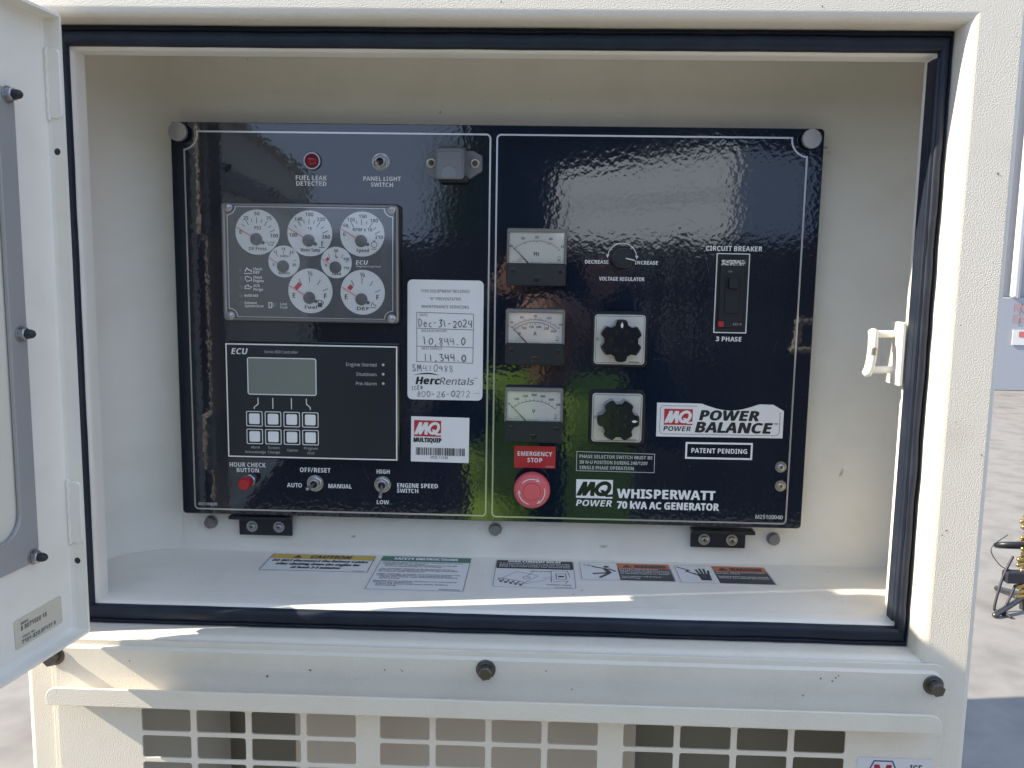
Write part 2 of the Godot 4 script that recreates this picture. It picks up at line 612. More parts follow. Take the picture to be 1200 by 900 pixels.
func materials() -> void:
	var cream := Vector3(0.765, 0.715, 0.615)
	M.paint = mat(0.85, 0.815, 0.735, 0.42)
	M.paint.normal_enabled = true
	M.paint.normal_texture = noise_tex(0.02, 5, 512, true, 3.0)
	M.paint.normal_scale = 0.12
	M.paint.albedo_texture = ramp_tex(0.006, 77, [0.0, 0.35, 0.55, 0.8, 1.0], [Color(0.93, 0.925, 0.91), Color(0.975, 0.975, 0.97), Color(1, 1, 1), Color(0.99, 0.99, 0.985), Color(0.95, 0.945, 0.93)], 1024, 6)
	tri(M.paint, 2.0)
	M.coat = mat(cream.x, cream.y, cream.z, 0.5)
	M.coat.heightmap_enabled = true
	M.coat.heightmap_texture = noise_tex(0.30, 11, 1024, false, 1.0, FastNoiseLite.TYPE_SIMPLEX_SMOOTH, 2)
	M.coat.heightmap_scale = 0.042
	M.coat.albedo_texture = ramp_tex(0.004, 78, [0.0, 0.3, 0.5, 0.85, 1.0], [Color(0.93, 0.92, 0.90), Color(0.98, 0.98, 0.975), Color(1, 1, 1), Color(0.99, 0.99, 0.985), Color(0.95, 0.94, 0.92)], 1024, 6)
	tri(M.coat, 2.6)
	M.panel = mat(0.0050, 0.0115, 0.025, 0.1, 0.0, 0.72)
	M.panel.normal_enabled = true
	M.panel.normal_texture = noise_tex(0.085, 21, 512, true, 4.0)
	M.panel.normal_scale = 0.014
	M.panel.roughness_texture = ramp_tex(0.006, 31, [0.0, 0.5, 0.68, 1.0], [Color(0.5, 0.5, 0.5), Color(0.55, 0.55, 0.55), Color(0.8, 0.8, 0.8), Color(1, 1, 1)])
	M.panel.roughness = 0.07
	tri(M.panel, 3.2)
	M.black = mat(0.012, 0.014, 0.02, 0.38)
	M.gloss = mat(0.010, 0.012, 0.017, 0.14, 0.0, 0.6)
	M.meter_black = mat(0.018, 0.022, 0.03, 0.3)
	M.rubber = mat(0.020, 0.024, 0.032, 0.5, 0.0, 0.4)
	M.rubber.albedo_texture = ramp_tex(0.012, 41, [0.0, 0.55, 0.75, 1.0], [Color(0.55, 0.6, 0.7), Color(0.7, 0.75, 0.85), Color(0.9, 0.9, 0.9), Color(1, 1, 1)])
	M.rubber.albedo_color = Color(0.020, 0.027, 0.042).linear_to_srgb()
	tri(M.rubber, 4.0)
	M.silver = mat(0.62, 0.63, 0.65, 0.28, 0.85)
	M.steel = mat(0.42, 0.42, 0.43, 0.33, 0.95)
	M.zinc = mat(0.48, 0.44, 0.36, 0.34, 0.95)
	M.dark_steel = mat(0.13, 0.125, 0.12, 0.36, 0.9)
	M.brass = mat(0.55, 0.38, 0.14, 0.28, 0.95)
	M.alu = mat(0.40, 0.40, 0.40, 0.5, 0.35)
	M.alu.roughness_texture = ramp_tex(0.01, 51, [0.0, 1.0], [Color(0.6, 0.6, 0.6), Color(1, 1, 1)], 256)
	tri(M.alu, 6.0)
	M.turned = mat(0.50, 0.49, 0.47, 0.38, 0.9)
	M.bezel = mat(0.30, 0.30, 0.31, 0.3, 0.85)
	M.pin = mat(0.26, 0.26, 0.26, 0.4, 0.8)
	M.print = mat(0.84, 0.85, 0.84, 0.5)
	M.print_grey = mat(0.50, 0.51, 0.52, 0.5)
	M.ink = mat(0.012, 0.012, 0.014, 0.5)
	M.ink_grey = mat(0.06, 0.06, 0.065, 0.55)
	M.dial_ink = mat(0.022, 0.022, 0.026, 0.5)
	M.pencil = mat(0.085, 0.085, 0.09, 0.6)
	M.white = mat(0.72, 0.72, 0.71, 0.4)
	M.label_white = mat(0.80, 0.80, 0.79, 0.35)
	M.red = mat(0.46, 0.022, 0.032, 0.35)
	M.red_print = mat(0.50, 0.028, 0.036, 0.4)
	M.estop = mat(0.66, 0.115, 0.125, 0.45)
	M.lamp_red = mat(0.24, 0.012, 0.028, 0.12)
	M.needle_red = mat(0.70, 0.18, 0.17, 0.5)
	M.yellow = mat(0.62, 0.40, 0.035, 0.4)
	M.orange = mat(0.60, 0.125, 0.028, 0.4)
	M.green = mat(0.022, 0.15, 0.10, 0.4)
	M.blue_ink = mat(0.02, 0.025, 0.16, 0.4)
	M.crimson = mat(0.34, 0.012, 0.05, 0.4)
	M.gauge_face = mat(0.060, 0.068, 0.078, 0.25)
	M.dial = mat(0.70, 0.72, 0.72, 0.45)
	M.hub = mat(0.085, 0.09, 0.10, 0.4)
	M.meter_frame = mat(0.20, 0.20, 0.19, 0.3)
	M.meter_dial = mat(0.58, 0.575, 0.52, 0.5)
	M.lcd = mat(0.20, 0.225, 0.20, 0.28)
	M.key = mat(0.86, 0.86, 0.85, 0.4)
	M.hood = mat(0.185, 0.20, 0.225, 0.42)
	M.hood_inner = mat(0.22, 0.24, 0.27, 0.2)
	M.clear = mat(0.9, 0.93, 0.95, 0.05)
	M.clear.transparency = BaseMaterial3D.TRANSPARENCY_ALPHA
	M.clear.albedo_color.a = 0.02
	M.frosted = mat(0.72, 0.69, 0.60, 0.4)
	M.frosted.backlight_enabled = true
	M.frosted.backlight = Color(0.25, 0.25, 0.23)
	M.plug = mat(0.018, 0.02, 0.028, 0.5)
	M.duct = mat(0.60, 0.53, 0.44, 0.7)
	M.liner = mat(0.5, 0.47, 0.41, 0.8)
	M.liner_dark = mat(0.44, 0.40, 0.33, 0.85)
	M.concrete = mat(1, 1, 1, 0.9)
	M.concrete.albedo_texture = ramp_tex(0.008, 61, [0.0, 0.42, 0.6, 0.8, 1.0], [Color(0.175, 0.168, 0.157), Color(0.222, 0.213, 0.199), Color(0.24, 0.23, 0.215), Color(0.227, 0.218, 0.204), Color(0.185, 0.178, 0.167)], 1024, 5)
	M.concrete.detail_enabled = true
	M.concrete.detail_albedo = ramp_tex(0.02, 62, [0.0, 0.45, 0.7, 1.0], [Color(0.72, 0.72, 0.72), Color(0.95, 0.95, 0.95), Color(1, 1, 1), Color(0.86, 0.86, 0.86)], 1024, 5)
	M.concrete.detail_blend_mode = BaseMaterial3D.BLEND_MODE_MUL
	M.concrete.detail_uv_layer = BaseMaterial3D.DETAIL_UV_2
	tri(M.concrete, 0.35)
	M.concrete.uv2_triplanar = true
	M.concrete.uv2_world_triplanar = true
	M.concrete.uv2_scale = Vector3.ONE * 0.09


func setting() -> void:
	var s := Shape.new()
	s.face(Vector3(-400, GROUND, 400), Vector3(400, GROUND, 400), Vector3(400, GROUND, -400), Vector3(-400, GROUND, -400), Vector3.UP)
	var g := obj("ground", s, M.concrete)
	g.set_meta("kind", "structure")
	g.set_meta("label", "pale worn concrete yard surface in sun and shade")


# ---------------------------------------------------------------- the generator cabinet

func bolt(parent: Node, at: Vector3, r: float, h: float, m: Material, washer := true, turn := 0.2, called := "bolt") -> void:
	var s := Shape.new()
	s.hexagon(Vector3.ZERO, r, 0.0015, h, turn)
	s.lathe([Vector2(r * 1.12, 0.0014), Vector2(r * 1.12, 0.0022), Vector2(r * 0.95, 0.0026)], Vector3.ZERO, 20)
	var b := obj(called, s, m, parent)
	b.position = at
	if washer:
		var w := Shape.new()
		w.lathe([Vector2(r * 1.42, 0), Vector2(r * 1.42, 0.0012), Vector2(r * 1.34, 0.0016), Vector2(r * 0.5, 0.0016)], Vector3.ZERO, 24)
		obj("washer", w, M.dark_steel, b)


func cross_screw(parent: Node, at: Vector3, r: float, m: Material, called := "screw", washer := true) -> void:
	# a pan head with a cross recess
	var s := Shape.new()
	s.lathe([Vector2(r, 0), Vector2(r, r * 0.35), Vector2(r * 0.85, r * 0.6), Vector2(r * 0.5, r * 0.72), Vector2(0, r * 0.76)], Vector3.ZERO, 18)
	if washer:
		s.lathe([Vector2(r * 1.45, 0), Vector2(r * 1.45, r * 0.14), Vector2(r, r * 0.16)], Vector3.ZERO, 20)
	var b := obj(called, s, m, parent)
	b.position = at
	var c := Shape.new()
	c.box(Vector3(0, 0, r * 0.74), Vector3(r * 0.95, r * 0.2, r * 0.1))
	c.box(Vector3(0, 0, r * 0.745), Vector3(r * 0.2, r * 0.95, r * 0.1))
	obj("recess", c, M.ink, b)
	b.rotation.z = rng.randf_range(0, 1.5)


func cabinet() -> void:
	var cab := thing("generator_cabinet", "cream steel generator cabinet with textured paint and an open control bay", "generator", Vector3(0, GROUND, 0))
	var up := Vector3(0, -GROUND, 0)
	var s := Shape.new()
	var inner := Rect2(-0.352, -0.249, 0.723, 0.488)
	var step := Rect2(-0.372, -0.2685, 0.755, 0.5265)
	# front skin: rolled edge of the step, the flat face, the rounded outer corners
	s.xf.origin = up
	s.sweep(step, [Vector2(0, -0.001), Vector2(0, 0.0195), Vector2(0.08, 0.0232), Vector2(0.28, 0.0260), Vector2(0.6, 0.0276), Vector2(1, 0.028)], [0.008, 0.008, 0.008, 0.008])
	var fz := 0.028
	var fs := func(x0, x1, y0, y1): s.quad(Vector3(x0, y0, fz), Vector3(x1, y0, fz), Vector3(x1, y1, fz), Vector3(x0, y1, fz), Vector3(0, 0, 1))
	fs.call(-0.400, 0.424, 0.266, 0.354)
	fs.call(-0.400, -0.380, -0.2765, 0.266)
	fs.call(0.391, 0.424, -0.2765, 0.266)
	fs.call(-0.400, 0.424, -0.329, -0.2765)
	fs.call(-0.400, -0.318, -1.53, -0.329)
	fs.call(0.342, 0.424, -1.53, -0.329)
	fs.call(-0.318, 0.342, -1.53, -0.62)
	s.sweep(Rect2(-0.400, -1.53, 0.824, 1.884), [Vector2(0, 0.028), Vector2(0.4, 0.0276), Vector2(0.72, 0.026), Vector2(0.93, 0.0235), Vector2(1, 0.020), Vector2(1, -0.006)], [0.006, 0.006, 0.006, 0.006])
	obj("front_frame", s, M.coat, cab)
	# sealing plane and the inner lip of the opening
	s = Shape.new()
	s.xf.origin = up
	s.sweep(inner, [Vector2(0, -0.0200), Vector2(0, -0.006), Vector2(0.02, -0.003), Vector2(0.10, -0.0008), Vector2(0.2, -0.0005), Vector2(1, -0.0005)], [0.022, 0.014, 0.021, 0.021])
	s.sweep(inner, [Vector2(0, -0.0200), Vector2(0.07, -0.0200), Vector2(0.07, -0.006)], [0.022, 0.014, 0.021, 0.021])
	obj("opening_lip", s, M.paint, cab)
	# bay walls
	for w in [["back_wall", Vector3(0.012, 0.024, -0.154), Vector3(0.86, 0.60, 0.004)], ["side_wall", Vector3(-0.407, 0.024, -0.079), Vector3(0.004, 0.56, 0.146)], ["side_wall", Vector3(0.428, 0.024, -0.079), Vector3(0.004, 0.56, 0.146)], ["ceiling", Vector3(0.0105, 0.306, -0.079), Vector3(0.831, 0.004, 0.146)], ["bay_floor", Vector3(0.0105, -0.2515, -0.0863), Vector3(0.831, 0.005, 0.1315)]]:
		s = Shape.new()
		s.box(w[1] + up, w[2])
		obj(w[0], s, M.paint, cab)
	# rounded inner corner of the bay at the left
	s = Shape.new()
	s.xf.origin = up
	for i in 12:
		var a0 := PI + PI / 2 * i / 12.0
		var a1 := PI + PI / 2 * (i + 1) / 12.0
		var c := Vector3(-0.335, 0, -0.0815)
		var p0 := Vector3(cos(a0), 0, sin(a0))
		var p1 := Vector3(cos(a1), 0, sin(a1))
		var lo := Vector3(0, -0.2488, 0)
		var hi := Vector3(0, 0.3035, 0)
		s.quad(c + p0 * 0.07 + lo, c + p1 * 0.07 + lo, c + p1 * 0.07 + hi, c + p0 * 0.07 + hi, -p0, -p1, -p1, -p0)
	obj("corner_bend", s, M.paint, cab)
	# scuffs where things have been pushed against the walls
	s = Shape.new()
	s.xf.origin = up
	for k in [[-0.0572, 0.2165, 0.004, 0.9], [0.3300, 0.1888, 0.007, -0.3], [0.3360, 0.1836, 0.003, -0.5], [-0.3600, -0.1200, 0.006, 1.2], [0.1200, -0.2340, 0.010, 0.1], [-0.1500, -0.2300, 0.005, 0.2], [0.3700, -0.1500, 0.008, 1.4]]:
		var d: Vector2 = Vector2.from_angle(k[3]) * k[2]
		var m := Vector2(k[0], k[1])
		for j in 3:
			var off := Vector2(rng.randf_range(-1, 1), rng.randf_range(-1, 1)) * 0.0012
			s.line([m + off, m + off + d * 0.5 + d.orthogonal() * 0.08, m + off + d * rng.randf_range(0.7, 1.1)], rng.randf_range(0.0002, 0.0005), -0.1517)
	obj("scuff_marks", s, mat(0.30, 0.29, 0.27, 0.6), cab).set_meta("kind", "stuff")
	# side sheets, roof and base behind the front
	s = Shape.new()
	s.box(Vector3(-0.4075, -0.588, -1.21) + up, Vector3(0.004, 1.88, 2.40), 0.001)
	obj("side_panel", s, M.coat, cab)
	s = Shape.new()
	s.box(Vector3(0.4325, -0.588, -1.208) + up, Vector3(0.004, 1.88, 2.40), 0.001)
	obj("side_panel", s, M.coat, cab)
	s = Shape.new()
	s.box(Vector3(0.0125, 0.3585, -1.198) + up, Vector3(0.852, 0.006, 2.422), 0.002)
	obj("roof", s, M.coat, cab)
	s = Shape.new()
	s.box(Vector3(0.0125, -0.588, -2.406) + up, Vector3(0.836, 1.87, 0.004))
	obj("rear_panel", s, M.coat, cab)
	s = Shape.new()
	s.box(Vector3(0.0125, -1.618, -1.19) + up, Vector3(0.86, 0.163, 2.43), 0.006)
	obj("base_frame", s, M.black, cab)

	seal(cab, up)
	access_panel(cab, up)
	door(cab, up)
	striker(cab, up)
	# bolts in the back wall under the panel
	for b in [Vector3(-0.3038, -0.2174, -0.152), Vector3(0.0062, -0.2173, -0.152), Vector3(0.3037, -0.2197, -0.152)]:
		var t := Shape.new()
		t.lathe([Vector2(0.0062, 0), Vector2(0.0062, 0.0055), Vector2(0.0056, 0.0064), Vector2(0, 0.0066)], Vector3.ZERO, 22)
		t.lathe([Vector2(0.0072, 0), Vector2(0.0072, 0.001), Vector2(0.006, 0.0014)], Vector3.ZERO, 22)
		obj("pin_head", t, M.pin, cab).position = b + up
	# small blemishes of bare metal and dirt on the back wall and floor
	s = Shape.new()
	s.xf.origin = up
	for k in 26:
		s.disc(Vector2(rng.randf_range(-0.40, 0.42), rng.randf_range(-0.22, 0.27)), rng.randf_range(0.0003, 0.0008), -0.1517, 6)
	s.xf = Transform3D(Basis(Vector3(1, 0, 0), Vector3(0, 0, -1), Vector3(0, 1, 0)), Vector3(0, -0.249, 0) + up)
	for k in 30:
		s.disc(Vector2(rng.randf_range(-0.34, 0.37), rng.randf_range(0.03, 0.14)), rng.randf_range(0.0003, 0.0009), 0.0004, 6)
	obj("paint_specks", s, M.pencil, cab).set_meta("kind", "stuff")


func seal(cab: Node, up: Vector3) -> void:
	var s := Shape.new()
	s.xf.origin = up
	var prof := [Vector2(0.12, -0.0005), Vector2(0.12, 0.0034), Vector2(0.17, 0.0056), Vector2(0.30, 0.0068), Vector2(0.50, 0.0068), Vector2(0.66, 0.0060), Vector2(0.73, 0.0046), Vector2(0.75, 0.0034), Vector2(0.77, 0.0046), Vector2(0.82, 0.0058), Vector2(0.86, 0.0052), Vector2(0.875, 0.0038), Vector2(0.89, 0.0048), Vector2(0.96, 0.0040), Vector2(0.985, -0.0005)]
	soft_sweep(s, Rect2(-0.352, -0.249, 0.723, 0.488), prof, [0.020, 0.0120, 0.0195, 0.0188])
	obj("door_seal", s, M.rubber, cab, "black ribbed rubber seal round the bay opening")
	# on the latch side the seal wraps the lip
	s = Shape.new()
	s.box(Vector3(0.3705, -0.005, -0.0055) + up, Vector3(0.0022, 0.4835, 0.0125), 0.0006)
	s.box(Vector3(0.3718, -0.0045, 0.0022) + up, Vector3(0.0036, 0.4830, 0.0066), 0.0012)
	obj("seal_grip", s, M.rubber, cab)


func soft_sweep(s: Shape, r: Rect2, prof: Array, grow: Array) -> void:
	# like sweep(), for rubber: each side runs slightly wavy and swells unevenly
	var wave := FastNoiseLite.new()
	wave.seed = 3
	wave.frequency = 9.0
	var n := 48
	for side in 4:
		var t := (side + 1) % 4
		var o: Vector3 = [Vector3(0, -1, 0), Vector3(1, 0, 0), Vector3(0, 1, 0), Vector3(-1, 0, 0)][side]
		var g: float = [grow[2], grow[1], grow[3], grow[0]][side]
		var nrm := []
		for i in prof.size() - 1:
			var d: Vector2 = prof[i + 1] - prof[i]
			nrm.append((o * -d.y + Vector3(0, 0, 1) * d.x * g).normalized())
		var rows := []
		for i in prof.size():
			var a: Vector2 = prof[i]
			var c := Shape.corners(r, a.x, grow)
			var row := []
			for k in n + 1:
				var f := float(k) / n
				var q: Vector2 = c[side].lerp(c[t], f)
				var w := wave.get_noise_2d(f, side * 7.0) * 0.0011 * minf(1.0, minf(f, 1.0 - f) * 12.0)
				var up := 1.0 + 0.22 * wave.get_noise_2d(f * 1.7, side * 5.0 + 40.0)
				row.append(Vector3(q.x, q.y, a.y * up) + o * w * sin(a.x * PI))
			rows.append(row)
		for i in prof.size() - 1:
			var n0: Vector3 = nrm[i] if i == 0 or nrm[i].dot(nrm[i - 1]) < 0.4 else (nrm[i] + nrm[i - 1]).normalized()
			var n1: Vector3 = nrm[i] if i == prof.size() - 2 or nrm[i].dot(nrm[i + 1]) < 0.4 else (nrm[i] + nrm[i + 1]).normalized()
			for k in n:
				s.quad(rows[i][k], rows[i][k + 1], rows[i + 1][k + 1], rows[i + 1][k], n0, n0, n1, n1)


func access_panel(cab: Node, up: Vector3) -> void:
	var s := Shape.new()
	s.xf.origin = up
	var z0 := 0.0284
	var fz_front := 0.028
	var z1 := 0.0310
	var z2 := 0.0354
	var cx := 0.0135
	var top := -0.2722
	var bot := -1.10
	var w := 0.787
	var h := top - bot
	var cy := (top + bot) / 2
	var o := rr(cx, cy, w, h, 0.011, 6)
	var l := rr(cx, cy, w - 0.0105, h - 0.0105, 0.009, 6)
	var f := rr(cx, cy, w - 0.0135, h - 0.0135, 0.0075, 6)
	s.wall(o, z0, o, z1 - 0.0004)
	s.wall(o, z1 - 0.0004, Shape.inset(o, 0.0004), z1)
	s.wall(Shape.inset(o, 0.0004), z1, l, z1)
	s.wall(l, z1, Shape.inset(l, 0.0009), z2 - 0.0010)
	s.wall(Shape.inset(l, 0.0009), z2 - 0.0010, f, z2)
	# the face, left open where the slots are
	var gx0 := -0.3012
	var gx1 := 0.3272
	var gy1 := -0.3312
	var rows := 10
	var pitch := 0.0252
	var gy0 := gy1 - rows * pitch
	s.wall(f, z2, rr_box((gx0 + gx1) / 2, (gy0 + gy1) / 2, gx1 - gx0, gy1 - gy0, 6), z2)
	# slots in four groups of four; each hole has rounded corners and a real edge
	var xs := []
	for g in [-0.2979, -0.0842, 0.1304]:
		for i in 4:
			xs.append(g + 0.0494 * i)
	for c in xs.size():
		var a: float = xs[c]
		var b: float = a + 0.0440
		var cl: float = gx0 if c == 0 else (xs[c - 1] + 0.0440 + a) / 2
		var cr: float = gx1 if c == xs.size() - 1 else (b + xs[c + 1]) / 2
		for r in rows:
			var t := gy1 - r * pitch
			var hole := rr((a + b) / 2, t - 0.0023 - 0.0105, b - a, 0.0210, 0.0022, 3)
			var cell := rr_box((cl + cr) / 2, t - pitch / 2, cr - cl, pitch, 3)
			s.wall(hole, z2 - 0.0018, hole, z2 - 0.0003, -1.0)
			s.wall(hole, z2 - 0.0003, Shape.inset(hole, -0.0003), z2, -1.0)
			s.wall(cell, z2, Shape.inset(hole, -0.0003), z2)
	obj("access_panel", s, M.coat, cab, "lower cream access panel with rows of rectangular vent slots")
	for b in [[Vector3(-0.3735, -0.2862, z2), 0.0080], [Vector3(0.0089, -0.2865, z2), 0.0080], [Vector3(0.3935, -0.2885, z2), 0.0080]]:
		bolt(cab, b[0] + up, b[1] * 0.76, 0.0112, M.dark_steel)
	# chips in the paint along edges and slots
	s = Shape.new()
	s.xf.origin = up
	for k in 26:
		var q := Vector2(rng.randf_range(-0.36, 0.39), rng.randf_range(-0.303, -0.281))
		var zc := z2 + 0.0002
		if k > 14:
			q = [Vector2(rng.randf_range(-0.35, 0.38), rng.randf_range(0.268, 0.275)), Vector2(rng.randf_range(0.392, 0.398), rng.randf_range(-0.25, 0.25)), Vector2(rng.randf_range(0.414, 0.423), rng.randf_range(-0.3, 0.25))][k % 3]
			zc = fz_front + 0.0003
		var rad := rng.randf_range(0.0004, 0.0012)
		var pp := PackedVector2Array()
		for j in 7:
			pp.append(q + Vector2.from_angle(TAU * j / 7.0) * rad * rng.randf_range(0.5, 1.2))
		s.poly(pp, zc)
	obj("paint_chips", s, mat(0.20, 0.17, 0.14, 0.7), cab).set_meta("kind", "stuff")
	# deflector: a channel open at the top, in front of the slots
	s = Shape.new()
	s.xf.origin = up
	var g2 := PackedVector2Array()
	var gl := -0.3705
	var gr := 0.3925
	var gt := -0.3048
	var gb := -0.3208
	g2.append_array([Vector2(gl, gb), Vector2(gr, gb)])
	for i in 7:
		g2.append(Vector2(gr - 0.009, gt - 0.009) + Vector2.from_angle(PI / 2 * i / 6) * 0.009)
	for i in 7:
		g2.append(Vector2(gl + 0.009, gt - 0.009) + Vector2.from_angle(PI / 2 + PI / 2 * i / 6) * 0.009)
	s.prism(g2, 0.0560, 0.0580, 0.0005, true)
	s.box(Vector3((gl + gr) / 2, gb + 0.0008, 0.0448), Vector3(gr - gl - 0.004, 0.0018, 0.0225), 0.0004)
	obj("deflector", s, M.coat, cab, "long cream deflector channel above the vent slots")
	# behind the slots: pale duct plate in the middle, dark lining at the sides
	s = Shape.new()
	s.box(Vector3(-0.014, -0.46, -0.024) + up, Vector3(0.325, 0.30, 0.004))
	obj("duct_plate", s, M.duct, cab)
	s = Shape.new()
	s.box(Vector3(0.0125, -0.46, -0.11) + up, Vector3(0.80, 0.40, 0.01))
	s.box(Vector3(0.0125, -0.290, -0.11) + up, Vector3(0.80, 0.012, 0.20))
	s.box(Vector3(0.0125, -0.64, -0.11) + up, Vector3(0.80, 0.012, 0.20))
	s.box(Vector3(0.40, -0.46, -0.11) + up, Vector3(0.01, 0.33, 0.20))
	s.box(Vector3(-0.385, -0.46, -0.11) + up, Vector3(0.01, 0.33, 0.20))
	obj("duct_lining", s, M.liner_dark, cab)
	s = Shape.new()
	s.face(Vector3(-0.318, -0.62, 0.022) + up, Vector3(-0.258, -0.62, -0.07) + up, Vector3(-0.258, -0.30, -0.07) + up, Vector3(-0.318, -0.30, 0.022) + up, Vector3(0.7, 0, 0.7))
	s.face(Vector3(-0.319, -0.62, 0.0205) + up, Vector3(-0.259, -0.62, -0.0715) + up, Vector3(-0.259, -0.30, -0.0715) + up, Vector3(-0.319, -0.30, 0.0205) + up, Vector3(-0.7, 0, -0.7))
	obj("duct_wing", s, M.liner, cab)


func striker(cab: Node, up: Vector3) -> void:
	# latch striker: a bent plate on the lip with a welded bar
	var s := Shape.new()
	s.box(Vector3(0.3665, -0.0085, -0.032) + up, Vector3(0.0035, 0.0560, 0.044), 0.0008)
	var o := obj("latch_striker", s, M.paint, cab, "white latch striker bar on the right lip, paint worn at its middle")
	s = Shape.new()
	var bar := []
	for p in [Vector3(0.3445, 0.0105, -0.0235), Vector3(0.3440, 0.0070, -0.0205), Vector3(0.3438, -0.004, -0.0195), Vector3(0.3432, -0.014, -0.0195), Vector3(0.3415, -0.0220, -0.0185), Vector3(0.3388, -0.0268, -0.0165)]:
		bar.append(p + up)
	s.tube(bar, 0.0042, 14)
	s.tube([Vector3(0.3445, 0.0080, -0.0225) + up, Vector3(0.352, 0.0082, -0.0250) + up, Vector3(0.3660, 0.0082, -0.0270) + up], 0.0033, 10)
	s.tube([Vector3(0.3418, -0.0232, -0.0195) + up, Vector3(0.351, -0.0236, -0.0240) + up, Vector3(0.3660, -0.0236, -0.0270) + up], 0.0033, 10)
	obj("bar", s, M.paint, o)
	s = Shape.new()
	s.tube([Vector3(0.3441, -0.0035, -0.0190) + up, Vector3(0.3437, -0.0100, -0.0188) + up], 0.0039, 10)
	obj("worn_metal", s, M.zinc, o)


func door(cab: Node, up: Vector3) -> void:
	# opened past square; x = 0 at the hinge, running out along -x; z is the inner side
	var a := deg_to_rad(7.0)
	var u := Vector3(-sin(a), 0, cos(a))
	var n := Vector3(cos(a), 0, sin(a))
	var s := Shape.new()
	var top := 0.2555
	var bot := -0.2618
	var far := -0.752
	var hx := -0.0015
	var cx := (far + hx) / 2
	var cy := (top + bot) / 2
	var w := hx - far
	var h := top - bot
	var win := rr(-0.385, 0.001, 0.654, 0.326, 0.022, 6)
	var edge := rr(cx, cy, w, h, 0.003, 6)
	s.wall(edge, -0.004, edge, 0.0146)
	s.wall(edge, 0.0146, Shape.inset(edge, 0.0005), 0.0150)
	var in1 := rr(cx, cy, w - 0.0050, h - 0.0050, 0.0012, 6)
	s.wall(Shape.inset(edge, 0.0005), 0.0150, in1, 0.0150)
	var in2 := rr(cx, cy, w - 0.0066, h - 0.0066, 0.0010, 6)
	var in3 := rr(cx, cy, w - 0.0110, h - 0.0110, 0.0010, 6)
	s.wall(in1, 0.0150, in1, 0.0042, -1.0)
	s.wall(in1, 0.0042, in2, 0.0014, -1.0)
	s.wall(in2, 0.0014, in3, 0.0, -1.0)
	s.wall(in3, 0.0, win, 0.0)
	s.wall(win, -0.003, win, 0.0, -1.0)
	# outer skin
	var ow := Shape.inset(edge, 0.004)
	s.wall(edge, -0.004, ow, -0.0062)
	var k := ow.size()
	for i in k:
		var j := (i + 1) % k
		s.quad(Vector3(ow[i].x, ow[i].y, -0.0062), Vector3(ow[j].x, ow[j].y, -0.0062), Vector3(win[j].x, win[j].y, -0.0062), Vector3(win[i].x, win[i].y, -0.0062), Vector3(0, 0, -1))
	s.wall(win, -0.0062, win, -0.003, -1.0)
	var d := obj("door", s, M.paint, cab, "open cream control bay door with a clear window, hinged at the left")
	d.transform = Transform3D(Basis(-u, Vector3.UP, n), Vector3(-0.353, 0, 0.036) + up)
	# window: clear sheet held by a metal frame with capped nuts
	s = Shape.new()
	s.ring(rr(-0.3825, 0.003, 0.677, 0.372, 0.012, 6), rr(-0.385, 0.001, 0.646, 0.318, 0.020, 6), 0.0002, 0.0032, 0.0005)
	obj("window_frame", s, M.alu, d)
	s = Shape.new()
	s.prism(rr(-0.385, 0.001, 0.660, 0.332, 0.02, 6), -0.0030, -0.0012)
	s.poly(rr(-0.385, 0.001, 0.660, 0.332, 0.02, 6), -0.0030, -1.0)
	obj("window_pane", s, M.frosted, d)
	for x in [-0.0515, -0.39, -0.713]:
		for y in [0.1838, 0.0028, -0.1776]:
			if x == -0.39 and y == 0.0028:
				continue
			s = Shape.new()
			s.lathe([Vector2(0.0064, 0.0032), Vector2(0.0064, 0.0042), Vector2(0.005, 0.0044)], Vector3.ZERO, 20)
			s.hexagon(Vector3.ZERO, 0.0053, 0.0044, 0.0090, 0.3)
			var nut := obj("nut", s, M.steel, d)
			nut.position = Vector3(x, y, 0)
			s = Shape.new()
			s.lathe([Vector2(0.0037, 0.0088), Vector2(0.0037, 0.0118), Vector2(0.0030, 0.0142), Vector2(0.0014, 0.0158), Vector2(0, 0.0162)], Vector3.ZERO, 16)
			obj("black_cap", s, M.plug, d).position = Vector3(x, y, 0)
	# hinge leaves on the hinge flange, with weld beads
	for y in [0.2015, -0.1535]:
		s = Shape.new()
		s.xf = Transform3D(Basis(Vector3(0, 0, 1), Vector3(0, 1, 0), Vector3(-1, 0, 0)), Vector3(-0.0025, 0, 0))
		s.prism(rr(0.0082, y, 0.0128, 0.0545, 0.0048, 5), 0.0, 0.0032, 0.0008)
		var bead := []
		for i in 15:
			bead.append(Vector3(0.0026 + 0.0006 * sin(i * 2.3), y - 0.028 + 0.056 * i / 14.0, 0.0022))
		s.tube(bead, 0.0019, 8)
		obj("hinge_leaf", s, M.paint, d)
	for y in [[0.098, 0.232], [-0.192, -0.124]]:
		s = Shape.new()
		s.tube([Vector3(0.0035, y[0], -0.006), Vector3(0.0035, y[1], -0.006)], 0.0065, 14)
		obj("hinge_knuckle", s, M.paint, d)
	for y in [0.1483, -0.1966]:
		s = Shape.new()
		s.xf = Transform3D(Basis(Vector3(0, 0, 1), Vector3(0, 1, 0), Vector3(-1, 0, 0)), Vector3(-0.0024, 0, 0))
		s.lathe([Vector2(0.0036, 0), Vector2(0.0036, 0.0008), Vector2(0.0026, 0.0018), Vector2(0, 0.0022)], Vector3(0.0076, y, 0), 16)
		obj("rubber_plug", s, M.plug, d)
	M.door_xf = Transform3D(Basis(-u, Vector3.UP, n), Vector3(-0.353, 0, 0.036))


# ---------------------------------------------------------------- the control panel

